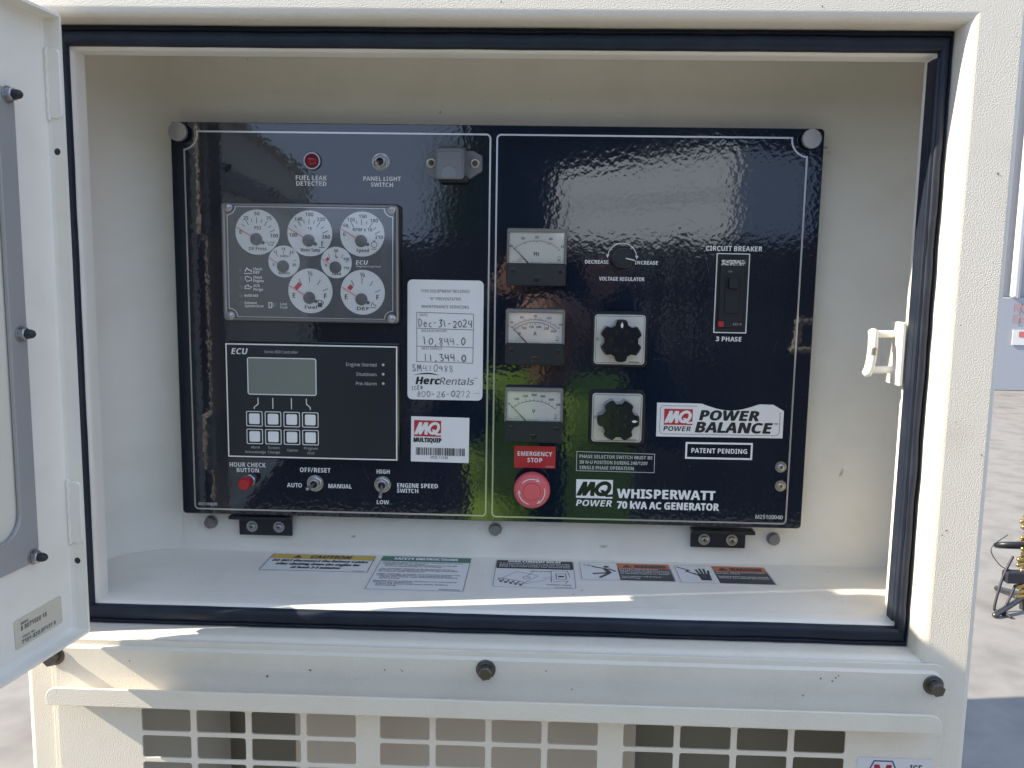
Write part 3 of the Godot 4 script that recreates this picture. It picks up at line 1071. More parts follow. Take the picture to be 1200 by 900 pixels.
const PANEL_TEXT := [
	["FUEL LEAK", -0.1990, 0.1463, 0.0315, 0.0046], ["DETECTED", -0.1986, 0.1408, 0.0307, 0.0044], ["PANEL LIGHT", -0.1305, 0.1466, 0.0377, 0.0042], ["SWITCH", -0.1228, 0.1407, 0.0223, 0.0042],
	["HOUR CHECK", -0.2740, -0.1503, 0.0384, 0.0048], ["BUTTON", -0.2665, -0.1560, 0.0237, 0.0045], ["OFF/RESET", -0.1993, -0.1543, 0.0324, 0.0048], ["AUTO", -0.2132, -0.1710, 0.0158, 0.0046],
	["MANUAL", -0.1692, -0.1709, 0.0246, 0.0046], ["HIGH", -0.1182, -0.1540, 0.0139, 0.0044], ["LOW", -0.1180, -0.1869, 0.0129, 0.0044], ["ENGINE SPEED", -0.0965, -0.1684, 0.0429, 0.0046],
	["SWITCH", -0.0966, -0.1740, 0.0224, 0.0044], ["CIRCUIT BREAKER", 0.2146, 0.0823, 0.0561, 0.0048], ["3 PHASE", 0.2287, -0.0083, 0.0257, 0.0046], ["DECREASE", 0.0941, 0.0676, 0.0236, 0.0036],
	["INCREASE", 0.1443, 0.0675, 0.0229, 0.0036], ["VOLTAGE REGULATOR", 0.1088, 0.0508, 0.0457, 0.0038], ["PATENT PENDING", 0.2089, -0.1242, 0.0571, 0.0050],
	["WHISPERWATT", 0.1340, -0.1738, 0.1013, 0.0095], ["70 kVA AC GENERATOR", 0.1343, -0.1850, 0.1055, 0.0075]]
const PANEL_SMALL := [
	["M25100030", -0.3083, -0.1928, 0.0198, 0.0030], ["M25100040", 0.2780, -0.1926, 0.0281, 0.0044], ["PHASE SELECTOR SWITCH MUST BE", 0.0938, -0.1324, 0.0753, 0.0036],
	["IN W-U POSITION DURING 240/120V", 0.0939, -0.1384, 0.0706, 0.0036], ["SINGLE PHASE OPERATION", 0.0940, -0.1441, 0.0562, 0.0036]]


func panel_outline(notch_left: bool, x0: float, x1: float, y0: float, y1: float, kx: float, ky: float) -> Array:
	# a rounded border with a concave bite round the corner knob
	var p := []
	var r := 0.004
	p.append_array(arc(Vector2(x0 + r, y0 + r), r, -PI, -PI / 2, 5))
	p.append_array(arc(Vector2(x1 - r, y0 + r), r, -PI / 2, 0, 5))
	var k := Vector2(kx, ky)
	var br := 0.0165
	if notch_left:
		p.append_array(arc(Vector2(x1 - r, y1 - r), r, 0, PI / 2, 5))
		var a0 := asin((y1 - ky) / br)
		var a1 := -acos(clampf((x0 - kx) / br, -1, 1))
		p.append_array(arc(k, br, a0, a1, 10))
	else:
		var b0 := -acos(clampf((x1 - kx) / br, -1, 1))
		var b1 := -PI - asin((y1 - ky) / br)
		p.append_array(arc(k, br, b0, b1, 10))
		p.append_array(arc(Vector2(x0 + r, y1 - r), r, PI / 2, PI, 5))
	return p


func control_panel() -> void:
	var cp := thing("control_panel", "glossy blue-black generator control panel with gauges, meters, switches and white lettering", "control panel", Vector3(0, 0, PZ))
	var s := Shape.new()
	s.prism(rr(0, 0, 0.6510, 0.4043, 0.004, 4), -0.0022, 0.0, 0.0006, true)
	obj("face_plate", s, M.panel, cp)
	s = Shape.new()
	s.box(Vector3(0, 0, -0.0118), Vector3(0.638, 0.392, 0.0185), 0.001)
	obj("housing", s, M.black, cp)
	s = Shape.new()
	s.line(panel_outline(true, -0.3120, -0.0030, -0.1966, 0.1930, -0.3147, 0.1912), 0.0017, 0.0004, true)
	obj("border_line", s, M.silver, cp)
	s = Shape.new()
	s.line(panel_outline(false, 0.0038, 0.3095, -0.1972, 0.1930, 0.3107, 0.1912), 0.0017, 0.0004, true)
	obj("border_line", s, M.silver, cp)
	for k in [Vector2(-0.3147, 0.1912), Vector2(0.3107, 0.1912)]:
		s = Shape.new()
		s.lathe([Vector2(0.0068, 0), Vector2(0.0068, 0.005), Vector2(0.0092, 0.0052), Vector2(0.0094, 0.0058), Vector2(0.0094, 0.0092), Vector2(0.0090, 0.0098), Vector2(0, 0.0099)], Vector3.ZERO, 32)
		obj("corner_knob", s, M.turned, cp, "round turned aluminium knob at a top corner").position = Vector3(k.x, k.y, 0)
	# lettering printed on the plate
	s = Shape.new()
	for t in PANEL_TEXT:
		if t[4] > 0.007:
			fat(s, t[0], t[1], t[2], t[3], t[4], 0.0003)
		else:
			text(s, t[0], t[1], t[2], t[3], t[4])
	obj("lettering", s, M.print, cp)
	s = Shape.new()
	for t in PANEL_SMALL:
		text(s, t[0], t[1], t[2], t[3], t[4])
	var pb := [Vector2(0.0909, -0.1458), Vector2(0.1715, -0.1462), Vector2(0.1713, -0.1266), Vector2(0.0909, -0.1256)]
	s.line(pb, 0.0006, 0.0003, true)
	obj("small_lettering", s, M.print_grey, cp)
	# white logo, patent frame
	s = Shape.new()
	var ink := Shape.new()
	mq_logo(s, ink, 0.0912, -0.1748, 0.0380, 0.0198, 0.0003)
	text(s, "POWER", 0.0914, -0.1834, 0.0372, 0.0066, 0.0003, "bold", 0.0, 0.2)
	obj("white_logo", s, M.print, cp)
	obj("logo_letters", ink, M.gloss, cp)
	s = Shape.new()
	s.line([Vector2(0.2036, -0.1297), Vector2(0.2705, -0.1295), Vector2(0.2705, -0.1136), Vector2(0.2036, -0.1140)], 0.0019, 0.0003, true)
	obj("patent_frame", s, M.print, cp)

	# dust and hairline scratches on the gloss
	s = Shape.new()
	for k in 240:
		s.disc(Vector2(rng.randf_range(-0.322, 0.322), rng.randf_range(-0.20, 0.20)), rng.randf_range(0.00015, 0.00045), 0.0002, 5)
	for k in 26:
		var q := Vector2(rng.randf_range(-0.30, 0.30), rng.randf_range(-0.18, 0.18))
		var d := Vector2.from_angle(rng.randf_range(0, PI)) * rng.randf_range(0.004, 0.022)
		s.line([q, q + d * 0.5 + d.orthogonal() * rng.randf_range(-0.1, 0.1), q + d], 0.00012, 0.0002)
	obj("dust_and_scratches", s, mat(0.10, 0.105, 0.115, 0.7), cp).set_meta("kind", "stuff")

	indicator_lamp(cp)
	lamp_hood(cp)
	gauge_cluster(cp)
	engine_controller(cp)
	meter(cp, 0.0452, 0.0729, "Hz", "square frequency meter marked Hz, topmost of three")
	meter(cp, 0.0452, -0.0069, "A", "square ammeter with two scales marked A, middle of three")
	meter(cp, 0.0454, -0.0866, "V", "square voltmeter marked V, lowest of three")
	selector(cp, Vector2(0.1310, -0.0083), PI / 2, "six-lobed selector switch with its white pointer up")
	selector(cp, Vector2(0.1308, -0.0886), 0.0, "six-lobed selector switch with its white pointer to the right")
	regulator(cp)
	breaker(cp)
	stop_button(cp)
	push_button(cp)
	toggle(cp, Vector2(-0.1126, 0.1650), Vector3(-0.10, -0.25, 1), "panel light toggle switch")
	toggle(cp, Vector2(-0.1832, -0.1660), Vector3(-0.25, -0.12, 1), "three-position toggle switch between AUTO and MANUAL")
	toggle(cp, Vector2(-0.1118, -0.1655), Vector3(0.02, -0.85, 1), "engine speed toggle switch flipped down to LOW")
	cross_screw(cp, Vector3(0.3013, -0.1370, 0), 0.0040, M.steel)
	cross_screw(cp, Vector3(0.3020, -0.1570, 0), 0.0040, M.zinc)
	# hinge brackets below
	for b in [[-0.2418, -0.2188, 0.0578, 0.0200, M.steel], [0.2437, -0.2204, 0.0578, 0.0180, M.zinc]]:
		s = Shape.new()
		var g: float = -1.0 if b[0] < 0.0 else 1.0
		s.box(Vector3(b[0], b[1], -0.0155), Vector3(b[2], b[3], 0.0026), 0.0006)
		s.box(Vector3(b[0] - 0.003 * -g, b[1] + b[3] / 2 + 0.0022, -0.0090), Vector3(b[2] + 0.008, 0.0036, 0.0150), 0.0006)
		s.tube([Vector3(b[0] - b[2] * 0.42, b[1] + b[3] * 0.42, -0.0138), Vector3(b[0] + b[2] * 0.42, b[1] + b[3] * 0.42, -0.0138)], 0.0016, 10)
		var o := obj("hinge_bracket", s, M.black, cp, "black hinge bracket under the panel with two screws")
		for x in [-0.0146, 0.0146]:
			cross_screw(o, Vector3(b[0] + x, b[1] - 0.0002, -0.0142), 0.0042, b[4])


func indicator_lamp(cp: Node) -> void:
	var s := Shape.new()
	s.lathe([Vector2(0.0092, 0), Vector2(0.0092, 0.0022), Vector2(0.0084, 0.0032), Vector2(0.0072, 0.0032), Vector2(0.0070, 0.0020)], Vector3.ZERO, 28)
	var o := obj("fuel_leak_lamp", s, M.steel, cp, "red fuel leak lamp, unlit, in a metal bezel")
	o.position = Vector3(-0.1818, 0.1651, 0)
	s = Shape.new()
	s.lathe([Vector2(0.0069, 0.0018), Vector2(0.0069, 0.0042), Vector2(0.0062, 0.0062), Vector2(0.0046, 0.0078), Vector2(0.0024, 0.0086), Vector2(0, 0.0088)], Vector3.ZERO, 28)
	obj("lens", s, M.lamp_red, o)


func lamp_hood(cp: Node) -> void:
	# grey hooded panel light, open below
	var s := Shape.new()
	var fl := PackedVector2Array([Vector2(-0.0285, -0.0085), Vector2(-0.016, -0.0148), Vector2(0.016, -0.0138), Vector2(0.0285, -0.0060), Vector2(0.0285, 0.0085), Vector2(0.020, 0.0132), Vector2(-0.014, 0.0148), Vector2(-0.0285, 0.0090)])
	s.prism(fl, 0, 0.0035, 0.0008)
	var o := obj("panel_light", s, M.hood, cp, "grey hooded panel light with two mounting screws")
	o.position = Vector3(-0.0393, 0.1632, 0)
	s = Shape.new()
	# the hood: an extruded rounded shell leaning forwards
	var a := rr(-0.0018, 0.0026, 0.0290, 0.0300, 0.004, 5)
	var b := rr(-0.0022, -0.0012, 0.0285, 0.0300, 0.004, 5)
	s.wall(a, 0.003, b, 0.0185)
	s.wall(b, 0.0185, Shape.inset(b, 0.0012), 0.0196)
	s.poly(Shape.inset(b, 0.0012), 0.0196)
	obj("hood", s, M.hood, o)
	s = Shape.new()
	var f := rr(-0.0022, -0.0026, 0.0252, 0.0262, 0.003, 5)
	s.prism(f, 0.0190, 0.0206, 0.0006)
	obj("front_cover", s, M.hood, o)
	s = Shape.new()
	var wn := PackedVector2Array(arc(Vector2(-0.0026, -0.0108), 0.0078, 0.0, PI, 14))
	wn.append_array(PackedVector2Array([Vector2(-0.0104, -0.0152), Vector2(0.0052, -0.0152)]))
	s.prism(wn, 0.0200, 0.0212, 0.0004)
	obj("bulb_window", s, M.hood_inner, o)
	s = Shape.new()
	s.box(Vector3(0.0006, -0.0152, 0.0085), Vector3(0.0290, 0.006, 0.013), 0.0006)
	obj("lamp_base", s, M.plug, o)
	for x in [-0.0222, 0.0215]:
		s = Shape.new()
		s.lathe([Vector2(0.0048, 0.0034), Vector2(0.0048, 0.0052), Vector2(0.0040, 0.0056), Vector2(0.0030, 0.0056), Vector2(0.0030, 0.0046)], Vector3(x, 0.0010, 0), 20)
		obj("eyelet", s, M.zinc, o)
		cross_screw(o, Vector3(x, 0.0010, 0.0044), 0.0028, M.dark_steel, "screw", false)


func needle_dial(parent: Node, called: String, at: Vector2, r: float, z: float, nums: Array, title: String, unit: String, label: String) -> void:
	var s := Shape.new()
	s.lathe([Vector2(r, z - 0.0006), Vector2(r, z), Vector2(r - 0.0003, z + 0.0003), Vector2(0, z + 0.0003)], Vector3.ZERO, 48)
	var o := obj(called, s, M.dial, parent, label)
	o.position = Vector3(at.x, at.y, 0)
	var zz := z + 0.0005
	var hub := Vector2(-0.05, -0.31) * r
	var small := r < 0.018
	s = Shape.new()
	var count := 5 if nums.size() == 3 or small else 9
	for i in count:
		var a := deg_to_rad(149.0 - 122.0 * i / (count - 1))
		if i == 0 and not small:
			continue
		var major := (i % 2 == 0) or count == 5
		var d := Vector2.from_angle(a)
		s.line([hub + d * r * (0.70 if major else 0.76), hub + d * r * (0.96 if major else 0.92)], r * 0.030, zz)
	for k in nums:
		text(s, k[0], at_x(k[1], r), at_x(k[2], r), 0.0, r * k[3], zz, "bold", 0.5)
	if title:
		text(s, title, 0.02 * r, -0.80 * r, r * (0.56 if title.length() < 6 else 0.86 if not small else 0.72), r * 0.15, zz, "bold", 0.5)
	if unit:
		text(s, unit, 0.02 * r, 0.12 * r if not small else 0.26 * r, 0.0, r * 0.15, zz, "bold", 0.5)
	# a small pictogram at the lower right
	var ic := Vector2(0.54, -0.46) * r if not title in ["Fuel", "DEF"] else Vector2(0.46, -0.56) * r
	if title.begins_with("Oil"):
		s.line([ic + Vector2(-0.16, 0.05) * r, ic + Vector2(-0.05, -0.02) * r, ic + Vector2(-0.03, -0.1) * r, ic + Vector2(0.14, -0.1) * r, ic + Vector2(0.2, 0.03) * r, ic + Vector2(0.0, 0.02) * r], r * 0.025, zz)
	elif title.begins_with("Water"):
		s.line([ic + Vector2(0.0, 0.14) * r, ic + Vector2(0.0, -0.1) * r], r * 0.05, zz)
		s.line([ic + Vector2(0.0, 0.08) * r, ic + Vector2(0.1, 0.08) * r], r * 0.02, zz)
		s.line([ic + Vector2(-0.14, -0.14) * r, ic + Vector2(0.14, -0.14) * r], r * 0.03, zz)
	elif title == "Speed":
		s.line(arc(ic, r * 0.13, 0, TAU, 12), r * 0.025, zz)
		s.line([ic + Vector2(-0.12, -0.2) * r, ic + Vector2(0.12, -0.2) * r], r * 0.03, zz)
		s.rect(ic + Vector2(0, 0.15) * r, r * 0.1, r * 0.05, zz)
	elif title == "Fuel":
		s.line([ic + Vector2(-0.11, -0.14) * r, ic + Vector2(-0.11, 0.14) * r, ic + Vector2(0.05, 0.14) * r, ic + Vector2(0.05, -0.14) * r], r * 0.03, zz, true)
		s.rect(ic + Vector2(-0.03, -0.05) * r, r * 0.14, r * 0.16, zz)
		s.line([ic + Vector2(0.05, 0.0) * r, ic + Vector2(0.12, -0.02) * r, ic + Vector2(0.13, 0.08) * r, ic + Vector2(0.08, 0.13) * r], r * 0.025, zz)
	elif title == "DEF":
		s.line([ic + Vector2(-0.14, -0.12) * r, ic + Vector2(0.16, -0.12) * r], r * 0.03, zz)
		s.line([ic + Vector2(-0.08, -0.05) * r, ic + Vector2(-0.02, 0.13) * r, ic + Vector2(0.05, 0.0) * r, ic + Vector2(0.13, 0.0) * r, ic + Vector2(0.13, -0.06) * r], r * 0.03, zz)
	obj("dial_print", s, M.dial_ink, o)
	if title in ["Fuel", "DEF", "Load"]:
		s = Shape.new()
		var q := hub + Vector2.from_angle(deg_to_rad(134)) * r * 0.72
		var long := 0.34 if title == "Fuel" else 0.22
		var d1 := Vector2.from_angle(deg_to_rad(48)) * r * long * 0.5
		s.line([q - d1, q + d1], r * 0.19, zz + 0.0001)
		obj("red_zone", s, M.red_print, o)
	s = Shape.new()
	var nd := Vector2.from_angle(deg_to_rad(149))
	s.line([hub + nd * r * 0.2, hub + nd * r * 1.02], r * 0.040, zz + 0.0011)
	obj("needle", s, M.needle_red, o)
	s = Shape.new()
	var hr := r * (0.27 if not small else 0.38)
	s.lathe([Vector2(hr, z), Vector2(hr, z + 0.0013), Vector2(hr * 0.9, z + 0.0016), Vector2(0, z + 0.0017)], Vector3(hub.x, hub.y, 0), 28)
	if not small:
		s.lathe([Vector2(r * 0.08, z), Vector2(r * 0.08, z + 0.0011), Vector2(0, z + 0.0012)], Vector3(hub.x + hr * 1.1, hub.y - hr * 0.55, 0), 14)
	obj("needle_hub", s, M.hub, o)


func at_x(k: float, r: float) -> float:
	return k * r


func gauge_cluster(cp: Node) -> void:
	var c := Vector2(-0.1822, 0.0634)
	var w := 0.1800
	var h := 0.1194
	var s := Shape.new()
	s.prism(rr(0, 0, w, h, 0.004, 5), 0, 0.0110, 0.0015)
	var o := obj("gauge_cluster", s, M.black, cp, "instrument cluster of seven white dials behind a clear cover")
	o.position = Vector3(c.x, c.y, 0)
	s = Shape.new()
	s.ring(rr(0, 0, w - 0.0016, h - 0.0016, 0.0034, 5), rr(0, 0, w - 0.0086, h - 0.0086, 0.002, 5), 0.0100, 0.0138, 0.0012)
	obj("bezel", s, M.bezel, o)
	s = Shape.new()
	s.prism(rr(0, 0, w - 0.0082, h - 0.0082, 0.002, 5), 0.0110, 0.0120)
	obj("gauge_face", s, M.gauge_face, o)
	# silver line notched at the corners
	s = Shape.new()
	var x := 0.0834
	var y := 0.0552
	var n := 0.0085
	var pts := []
	for q in [[-1, -1], [1, -1], [1, 1], [-1, 1]]:
		var cc := Vector2(q[0] * x, q[1] * y)
		var a0: float = {"-1-1": PI / 2, "1-1": PI, "11": -PI / 2, "-11": 0.0}[str(q[0]) + str(q[1])]
		pts.append_array(arc(cc, n, a0, a0 - PI / 2, 6))
	s.line(pts, 0.0010, 0.0123, true)
	obj("border_line", s, M.silver, o)
	for q in [[-1, -1], [1, -1], [1, 1], [-1, 1]]:
		s = Shape.new()
		s.lathe([Vector2(0.0046, 0.0120), Vector2(0.0044, 0.0136), Vector2(0.0028, 0.0150), Vector2(0, 0.0155)], Vector3(q[0] * 0.0822, q[1] * 0.0542, 0), 18)
		obj("rivet", s, M.steel, o)
	var z := 0.0122
	var dial := func(called, px, py, r, nums, title, unit, label): needle_dial(o, called, Vector2(px, py) - c, r, z, nums, title, unit, label)
	dial.call("gauge_dial", -0.2352, 0.0933, 0.0224, [["0", -0.76, -0.08, 0.16], ["25", -0.50, 0.54, 0.16], ["50", 0.0, 0.74, 0.16], ["75", 0.54, 0.54, 0.16], ["100", 0.76, -0.22, 0.16]], "Oil Press.", "PSI", "oil pressure dial")
	dial.call("gauge_dial", -0.1823, 0.0929, 0.0227, [["100", -0.74, -0.16, 0.16], ["140", -0.49, 0.54, 0.16], ["180", 0.0, 0.74, 0.16], ["220", 0.51, 0.54, 0.16], ["260", 0.73, -0.22, 0.16]], "Water Temp", "°F", "water temperature dial")
	dial.call("gauge_dial", -0.1294, 0.0930, 0.0223, [["0", -0.80, -0.10, 0.16], ["60", -0.74, 0.30, 0.15], ["120", -0.50, 0.55, 0.16], ["150", 0.03, 0.70, 0.16], ["180", 0.54, 0.52, 0.16], ["210", 0.76, -0.21, 0.16]], "Speed", "RPM x 10", "engine speed dial")
	dial.call("gauge_dial", -0.2088, 0.0646, 0.0159, [["6", -0.66, -0.28, 0.17], ["12", -0.54, 0.50, 0.18], ["18", -0.02, 0.70, 0.18], ["24", 0.50, 0.50, 0.18], ["30", 0.66, -0.28, 0.17]], "Battery", "Volts", "small battery voltage dial")
	dial.call("gauge_dial", -0.1558, 0.0644, 0.0157, [["0", -0.66, -0.26, 0.17], ["50", 0.0, 0.66, 0.18], ["100", 0.66, 0.14, 0.18], ["110", 0.66, -0.42, 0.16]], "Load", "%", "small generator load dial")
	dial.call("gauge_dial", -0.1824, 0.0356, 0.0225, [["E", -0.74, -0.32, 0.22], ["½", 0.0, 0.68, 0.20], ["F", 0.68, -0.32, 0.22]], "Fuel", "", "fuel level dial")
	dial.call("gauge_dial", -0.1293, 0.0351, 0.0225, [["E", -0.74, -0.32, 0.22], ["½", 0.0, 0.68, 0.20], ["F", 0.68, -0.32, 0.22]], "DEF", "", "DEF level dial")
	s = Shape.new()
	for k in [[0.0568, "Check", 0.0092], [0.0534, "DEF", 0.0066], [0.0485, "Check", 0.0092], [0.0450, "Engine", 0.0106], [0.0400, "SCR", 0.0064], [0.0364, "Purge", 0.0096]]:
		text(s, k[1], -0.2404 - c.x, k[0] - 0.0014 - c.y, k[2], 0.0026, 0.0123, "bold")
	for k in [[0.0300, "Refill DEF", 0.0142], [0.0228, "Exhaust", 0.0124], [0.0196, "System Error", 0.0196]]:
		text(s, k[1], -0.2497 - c.x, k[0] - 0.0014 - c.y, k[2], 0.0025, 0.0123, "bold")
	text(s, "Low", -0.2132 - c.x, 0.0208 - c.y, 0.0066, 0.0026, 0.0123, "sans")
	text(s, "Fuel", -0.2132 - c.x, 0.0174 - c.y, 0.0070, 0.0026, 0.0123, "sans")
	text(s, "ECU", -0.1362 - c.x, 0.0628 - c.y, 0.0116, 0.0042, 0.0123, "bold", 0.0, 0.2)
	text(s, "Integrated Gauge Panel", -0.1360 - c.x, 0.0602 - c.y, 0.0250, 0.0018, 0.0123, "sans")
	for k in [[0.0549, 0], [0.0467, 1], [0.0383, 2]]:
		var b := Vector2(-0.2457 - c.x, k[0] - c.y)
		if k[1] == 1:
			s.line([b + Vector2(-0.003, 0), b + Vector2(-0.003, 0.0018), b + Vector2(-0.0008, 0.0026), b + Vector2(0.001, 0.0018), b + Vector2(0.0034, 0.0008), b + Vector2(0.0034, -0.0018), b + Vector2(0.001, -0.0018), b + Vector2(-0.0006, -0.0028), b + Vector2(-0.002, -0.0014)], 0.0007, 0.0123, true)
		elif k[1] == 0:
			s.line([b + Vector2(-0.004, -0.0028), b + Vector2(0.004, -0.0028)], 0.0008, 0.0123)
			s.line([b + Vector2(-0.003, -0.001), b + Vector2(-0.001, 0.0026), b + Vector2(0.001, 0.0006), b + Vector2(0.0034, 0.0002), b + Vector2(0.0034, -0.0014)], 0.0010, 0.0123)
		else:
			s.line([b + Vector2(-0.0034, 0.0008), b + Vector2(0.0, 0.0022), b + Vector2(0.0, 0.0010), b + Vector2(0.0036, 0.0004), b + Vector2(0.0012, -0.0016), b + Vector2(-0.0034, -0.0012)], 0.0008, 0.0123, true)
	var fp := Vector2(-0.2232 - c.x, 0.0206 - c.y)
	s.line([fp + Vector2(-0.0018, -0.0026), fp + Vector2(-0.0018, 0.0026), fp + Vector2(0.0008, 0.0026), fp + Vector2(0.0008, -0.0026)], 0.0008, 0.0123, true)
	s.line([fp + Vector2(0.0010, 0), fp + Vector2(0.0024, -0.0018), fp + Vector2(0.0026, 0.0008), fp + Vector2(0.0016, 0.0024)], 0.0006, 0.0123)
	obj("lettering", s, M.print, o)
	for k in [[-0.2538, 0.0549], [-0.2538, 0.0467], [-0.2539, 0.0383], [-0.2538, 0.0299], [-0.2539, 0.0211], [-0.2181, 0.0214]]:
		s = Shape.new()
		s.lathe([Vector2(0.0024, 0.0119), Vector2(0.0024, 0.0122), Vector2(0.0014, 0.0127), Vector2(0, 0.0129)], Vector3(k[0] - c.x, k[1] - c.y, 0), 16)
		obj("warning_light", s, M.hub, o)
	s = Shape.new()
	s.prism(rr(0, 0, w - 0.0090, h - 0.0090, 0.002, 5), 0.0146, 0.0152)
	s.poly(rr(0, 0, w - 0.0090, h - 0.0090, 0.002, 5), 0.0146, -1.0)
	obj("clear_cover", s, M.clear, o)


func engine_controller(cp: Node) -> void:
	var c := Vector2(-0.1836, -0.0786)
	var s := Shape.new()
	s.prism(rr(0, 0, 0.1805, 0.1218, 0.002, 4), 0, 0.0078, 0.0008)
	var o := obj("engine_controller", s, M.gloss, cp, "rectangular black engine controller with a grey screen and eight white keys")
	o.position = Vector3(c.x, c.y, 0)
	var z := 0.0080
	s = Shape.new()
	s.prism(rr(0, 0, 0.1765, 0.1178, 0.001, 4), 0.0076, z)
	obj("overlay", s, mat(0.016, 0.021, 0.030, 0.3), o)
	z += 0.0002
	s = Shape.new()
	var b := [Vector2(-0.0880, -0.0587), Vector2(0.0880, -0.0587), Vector2(0.0880, 0.0587), Vector2(-0.0880, 0.0587)]
	s.line(b, 0.0013, z, true)
	var cols := [-0.2438, -0.2243, -0.2048, -0.1854]
	var rows := [-0.0972, -0.1158]
	for y in rows:
		for x in cols:
			var oo := rr(x - c.x, y - c.y, 0.0163, 0.0152, 0.001, 3)
			s.line(Array(oo), 0.0008, z, true)
	var scr := rr(-0.2143 - c.x, -0.0526 - c.y, 0.0708, 0.0378, 0.002, 4)
	s.line(Array(scr), 0.0010, z, true)
	for l in [[-0.2396, -0.0751, -0.2396, -0.0817, -0.2437, -0.0850, -0.2437, -0.0868], [-0.2242, -0.0751, -0.2242, -0.0863], [-0.2048, -0.0751, -0.2048, -0.0863], [-0.1893, -0.0751, -0.1890, -0.0811, -0.1853, -0.0841, -0.1853, -0.0866]]:
		var pts := []
		for i in range(0, l.size(), 2):
			pts.append(Vector2(l[i] - c.x, l[i + 1] - c.y))
		s.line(pts, 0.0009, z)
	text(s, "ECU", -0.2664 - c.x, -0.0303 - c.y, 0.0160, 0.0061, z, "bold", 0.0, 0.2)
	obj("white_lines", s, M.print, o)
	s = Shape.new()
	text(s, "Series 800 Controller", -0.2320 - c.x, -0.0287 - c.y, 0.0348, 0.0030, z, "sans")
	for t in [["Engine Started", -0.1475, -0.0403, 0.0311, 0.0034], ["Shutdown", -0.1372, -0.0502, 0.0208, 0.0034], ["Pre-Alarm", -0.1376, -0.0598, 0.0212, 0.0034], ["Alarm", -0.2482, -0.1285, 0.0095, 0.0026], ["Acknowledge", -0.2545, -0.1335, 0.0219, 0.0026], ["Screen", -0.2301, -0.1286, 0.0120, 0.0026], ["Change", -0.2304, -0.1334, 0.0126, 0.0026], ["Option", -0.2099, -0.1308, 0.0109, 0.0026], ["Program", -0.1923, -0.1284, 0.0143, 0.0026], ["/Exit", -0.1892, -0.1334, 0.0079, 0.0026]]:
		text(s, t[0], t[1] - c.x, t[2] - c.y, t[3], t[4], z, "sans")
	obj("lettering", s, M.print_grey, o)
	s = Shape.new()
	s.prism(rr(-0.2143 - c.x, -0.0526 - c.y, 0.0698, 0.0368, 0.002, 4), z - 0.0002, z)
	obj("screen", s, M.lcd, o, "blank grey liquid crystal screen")
	for y in rows:
		for x in cols:
			s = Shape.new()
			s.prism(rr(0, 0, 0.0112, 0.0112, 0.0016, 4), z - 0.0001, z + 0.0006, 0.0004)
			obj("key", s, M.key, o).position = Vector3(x - c.x, y - c.y, 0)
	for y in [-0.0385, -0.0481, -0.0578]:
		s = Shape.new()
		s.lathe([Vector2(0.0014, z - 0.0002), Vector2(0.0014, z), Vector2(0.0008, z + 0.0005), Vector2(0, z + 0.0006)], Vector3(-0.1095 - c.x, y - c.y, 0), 14)
		obj("status_light", s, M.print_grey, o)


